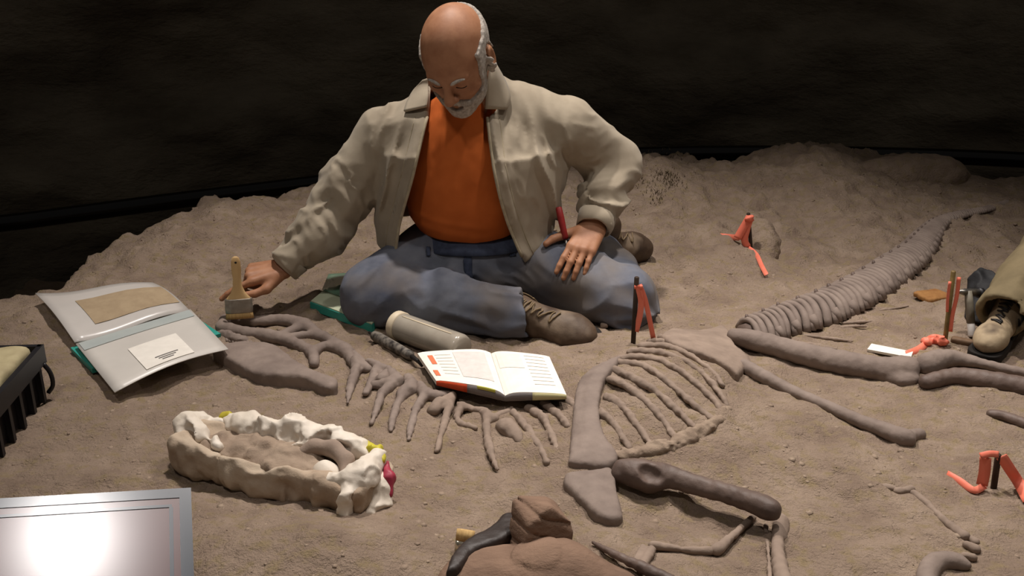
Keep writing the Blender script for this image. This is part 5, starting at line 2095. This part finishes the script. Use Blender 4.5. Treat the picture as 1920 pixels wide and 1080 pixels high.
sx_ = unit(np.array([1.0, 0.1, 0]) - ax * np.dot([1.0, 0.1, 0], ax))
v, f = brush_body([(c0, .006, .004), (c0 * .4 + c1 * .6, .009, .005), (c1, .013, .006)])
obj('handle', v, f, 'pale_wood', bq)
v, f = brush_body([(c1 - ax * .001, .0145, .0062), (c1 * .5 + c2 * .5, .0148, .0064), (c2, .015, .0064)])
obj('ferrule', v, f, mat('bright_tin', srgb(222, 214, 196), srgb(190, 180, 160), 0.2, 40.0, metal=0.8), bq)
v, f = brush_body([(c2 - ax * .001, .0145, .006), (c2 * .5 + c3 * .5, .0155, .006), (c3, .016, .004)])
obj('bristles', v, f, 'bristle', bq)

# --- sign panel at the lower left
LAMP = np.array(PANEL_LAMP)
Q = CAMP + ray(128, 1008) * 0.92
nrm = unit(unit(CAMP - Q) + unit(LAMP - Q))


def on_panel(px, py, off=0.0):
    d = ray(px, py)
    t = ((Q + nrm * off - CAMP) @ nrm) / (d @ nrm)
    return CAMP + d * t


ct_ = on_panel(358, 915)
ex = unit(on_panel(0, 935) - ct_)
ey = unit(on_panel(361, 1080) - ct_)
ey = unit(ey - ex * np.dot(ex, ey))
PW, PH = 0.46, 0.32
sg = empty('sign_panel', ct_ + ex * PW / 2 + ey * PH / 2, 'glossy dark red information panel reflecting a ceiling lamp, lower left corner', 'sign')


def panel_box(name, m, u0, u1, w0, w1, t0, t1):
    v = []
    for t in (t0, t1):
        for u, w_ in ((u0, w0), (u1, w0), (u1, w1), (u0, w1)):
            v.append(ct_ + ex * u + ey * w_ + nrm * t)
    fcs = [(0, 1, 2, 3), (7, 6, 5, 4), (0, 4, 5, 1), (1, 5, 6, 2), (2, 6, 7, 3), (3, 7, 4, 0)]
    if np.dot(np.cross(ex, ey), nrm) > 0:
        fcs = [q[::-1] for q in fcs]
    return obj(name, v, fcs, m, sg, smooth=False)


panel_box('panel', 'sign_face', 0, PW, 0, PH, -0.012, 0.0)
panel_box('top_band', 'sign_band', 0.0, PW, 0.0, 0.012, 0.0, 0.0006)
panel_box('side_band', 'sign_band', 0.0, 0.011, 0.012, PH, 0.0, 0.0006)
panel_box('top_line', 'sign_band', 0.018, PW, 0.020, 0.0235, 0.0, 0.0006)
panel_box('side_line', 'sign_band', 0.017, 0.0205, 0.0235, PH, 0.0, 0.0006)
pc = ct_ + ex * PW * 0.6 + ey * PH * 0.5 - nrm * 0.012
v, f = lathe((pc[0], pc[1], -1.3), (0, 0, 1), [(0, .12), (.015, .12), (.017, .03), (pc[2] + 1.3, .03)], 20)
obj('post', v, f, 'rail_black', sg)

# --- grit and crumbs over the sand, dry stalks on the rough mound
rng = np.random.RandomState(3)
gv, gf = [], []
cube = np.array([(-1, -1, -1), (1, -1, -1), (1, 1, -1), (-1, 1, -1), (-1, -1, 1), (1, -1, 1), (1, 1, 1), (-1, 1, 1)], float)
cf = np.array([(3, 2, 1, 0), (4, 5, 6, 7), (0, 1, 5, 4), (1, 2, 6, 5), (2, 3, 7, 6), (3, 0, 4, 7)])
n = 7000
gx_ = rng.uniform(-1.6, 1.9, n * 2)
gy_ = 1.2 + 2.7 * rng.rand(n * 2) ** 0.8
keep = (-poly2(np.stack([gx_, gy_, gx_ * 0], 1), poly) > 0.05) & (noise3(np.stack([gx_, gy_, gx_ * 0], 1), 2.6, 77) + 0.5 * rng.rand(n * 2) > -0.05)
gx_, gy_ = gx_[keep][:n], gy_[keep][:n]
gz_ = H(gx_, gy_)
m_ = len(gx_)
sz = 0.0012 + 0.0055 * rng.rand(m_) ** 5
jit = cube[None] * (0.6 + 0.4 * rng.rand(m_, 8, 1)) * sz[:, None, None] * np.array([1.1, 1.1, 0.7])
th = rng.rand(m_) * 6.28
ca_, sa_ = np.cos(th)[:, None], np.sin(th)[:, None]
xx = jit[..., 0] * ca_ - jit[..., 1] * sa_
yy = jit[..., 0] * sa_ + jit[..., 1] * ca_
V = np.stack([xx + gx_[:, None], yy + gy_[:, None], jit[..., 2] + gz_[:, None] - sz[:, None] * 0.4], -1).reshape(-1, 3)
F = (cf[None] + (np.arange(m_) * 8)[:, None, None]).reshape(-1, 4)
obj('grit', V, F, 'sand_block', ground, kind='stuff')
mb = MB()
for i in range(500):
    px, py = rng.normal(1236, 24), rng.normal(332, 22)
    g = GH(px, py)
    L_ = rng.uniform(.008, .028)
    d_ = np.array([rng.normal(0, .35), rng.normal(-.35, .3), 1.0])
    p0 = g - (0, 0, .005)
    p1 = p0 + unit(d_) * L_
    s_ = np.array([.0016, 0, 0])
    mb.add([p0 - s_, p0 + s_, p0 + (0, .0016, 0), p1], [(0, 1, 3), (1, 2, 3), (2, 0, 3), (2, 1, 0)])
mb.build('dry_grass', 'dry_stalk', label='short dry grass on the rough mound behind the elbow', cat='grass', kind='stuff')
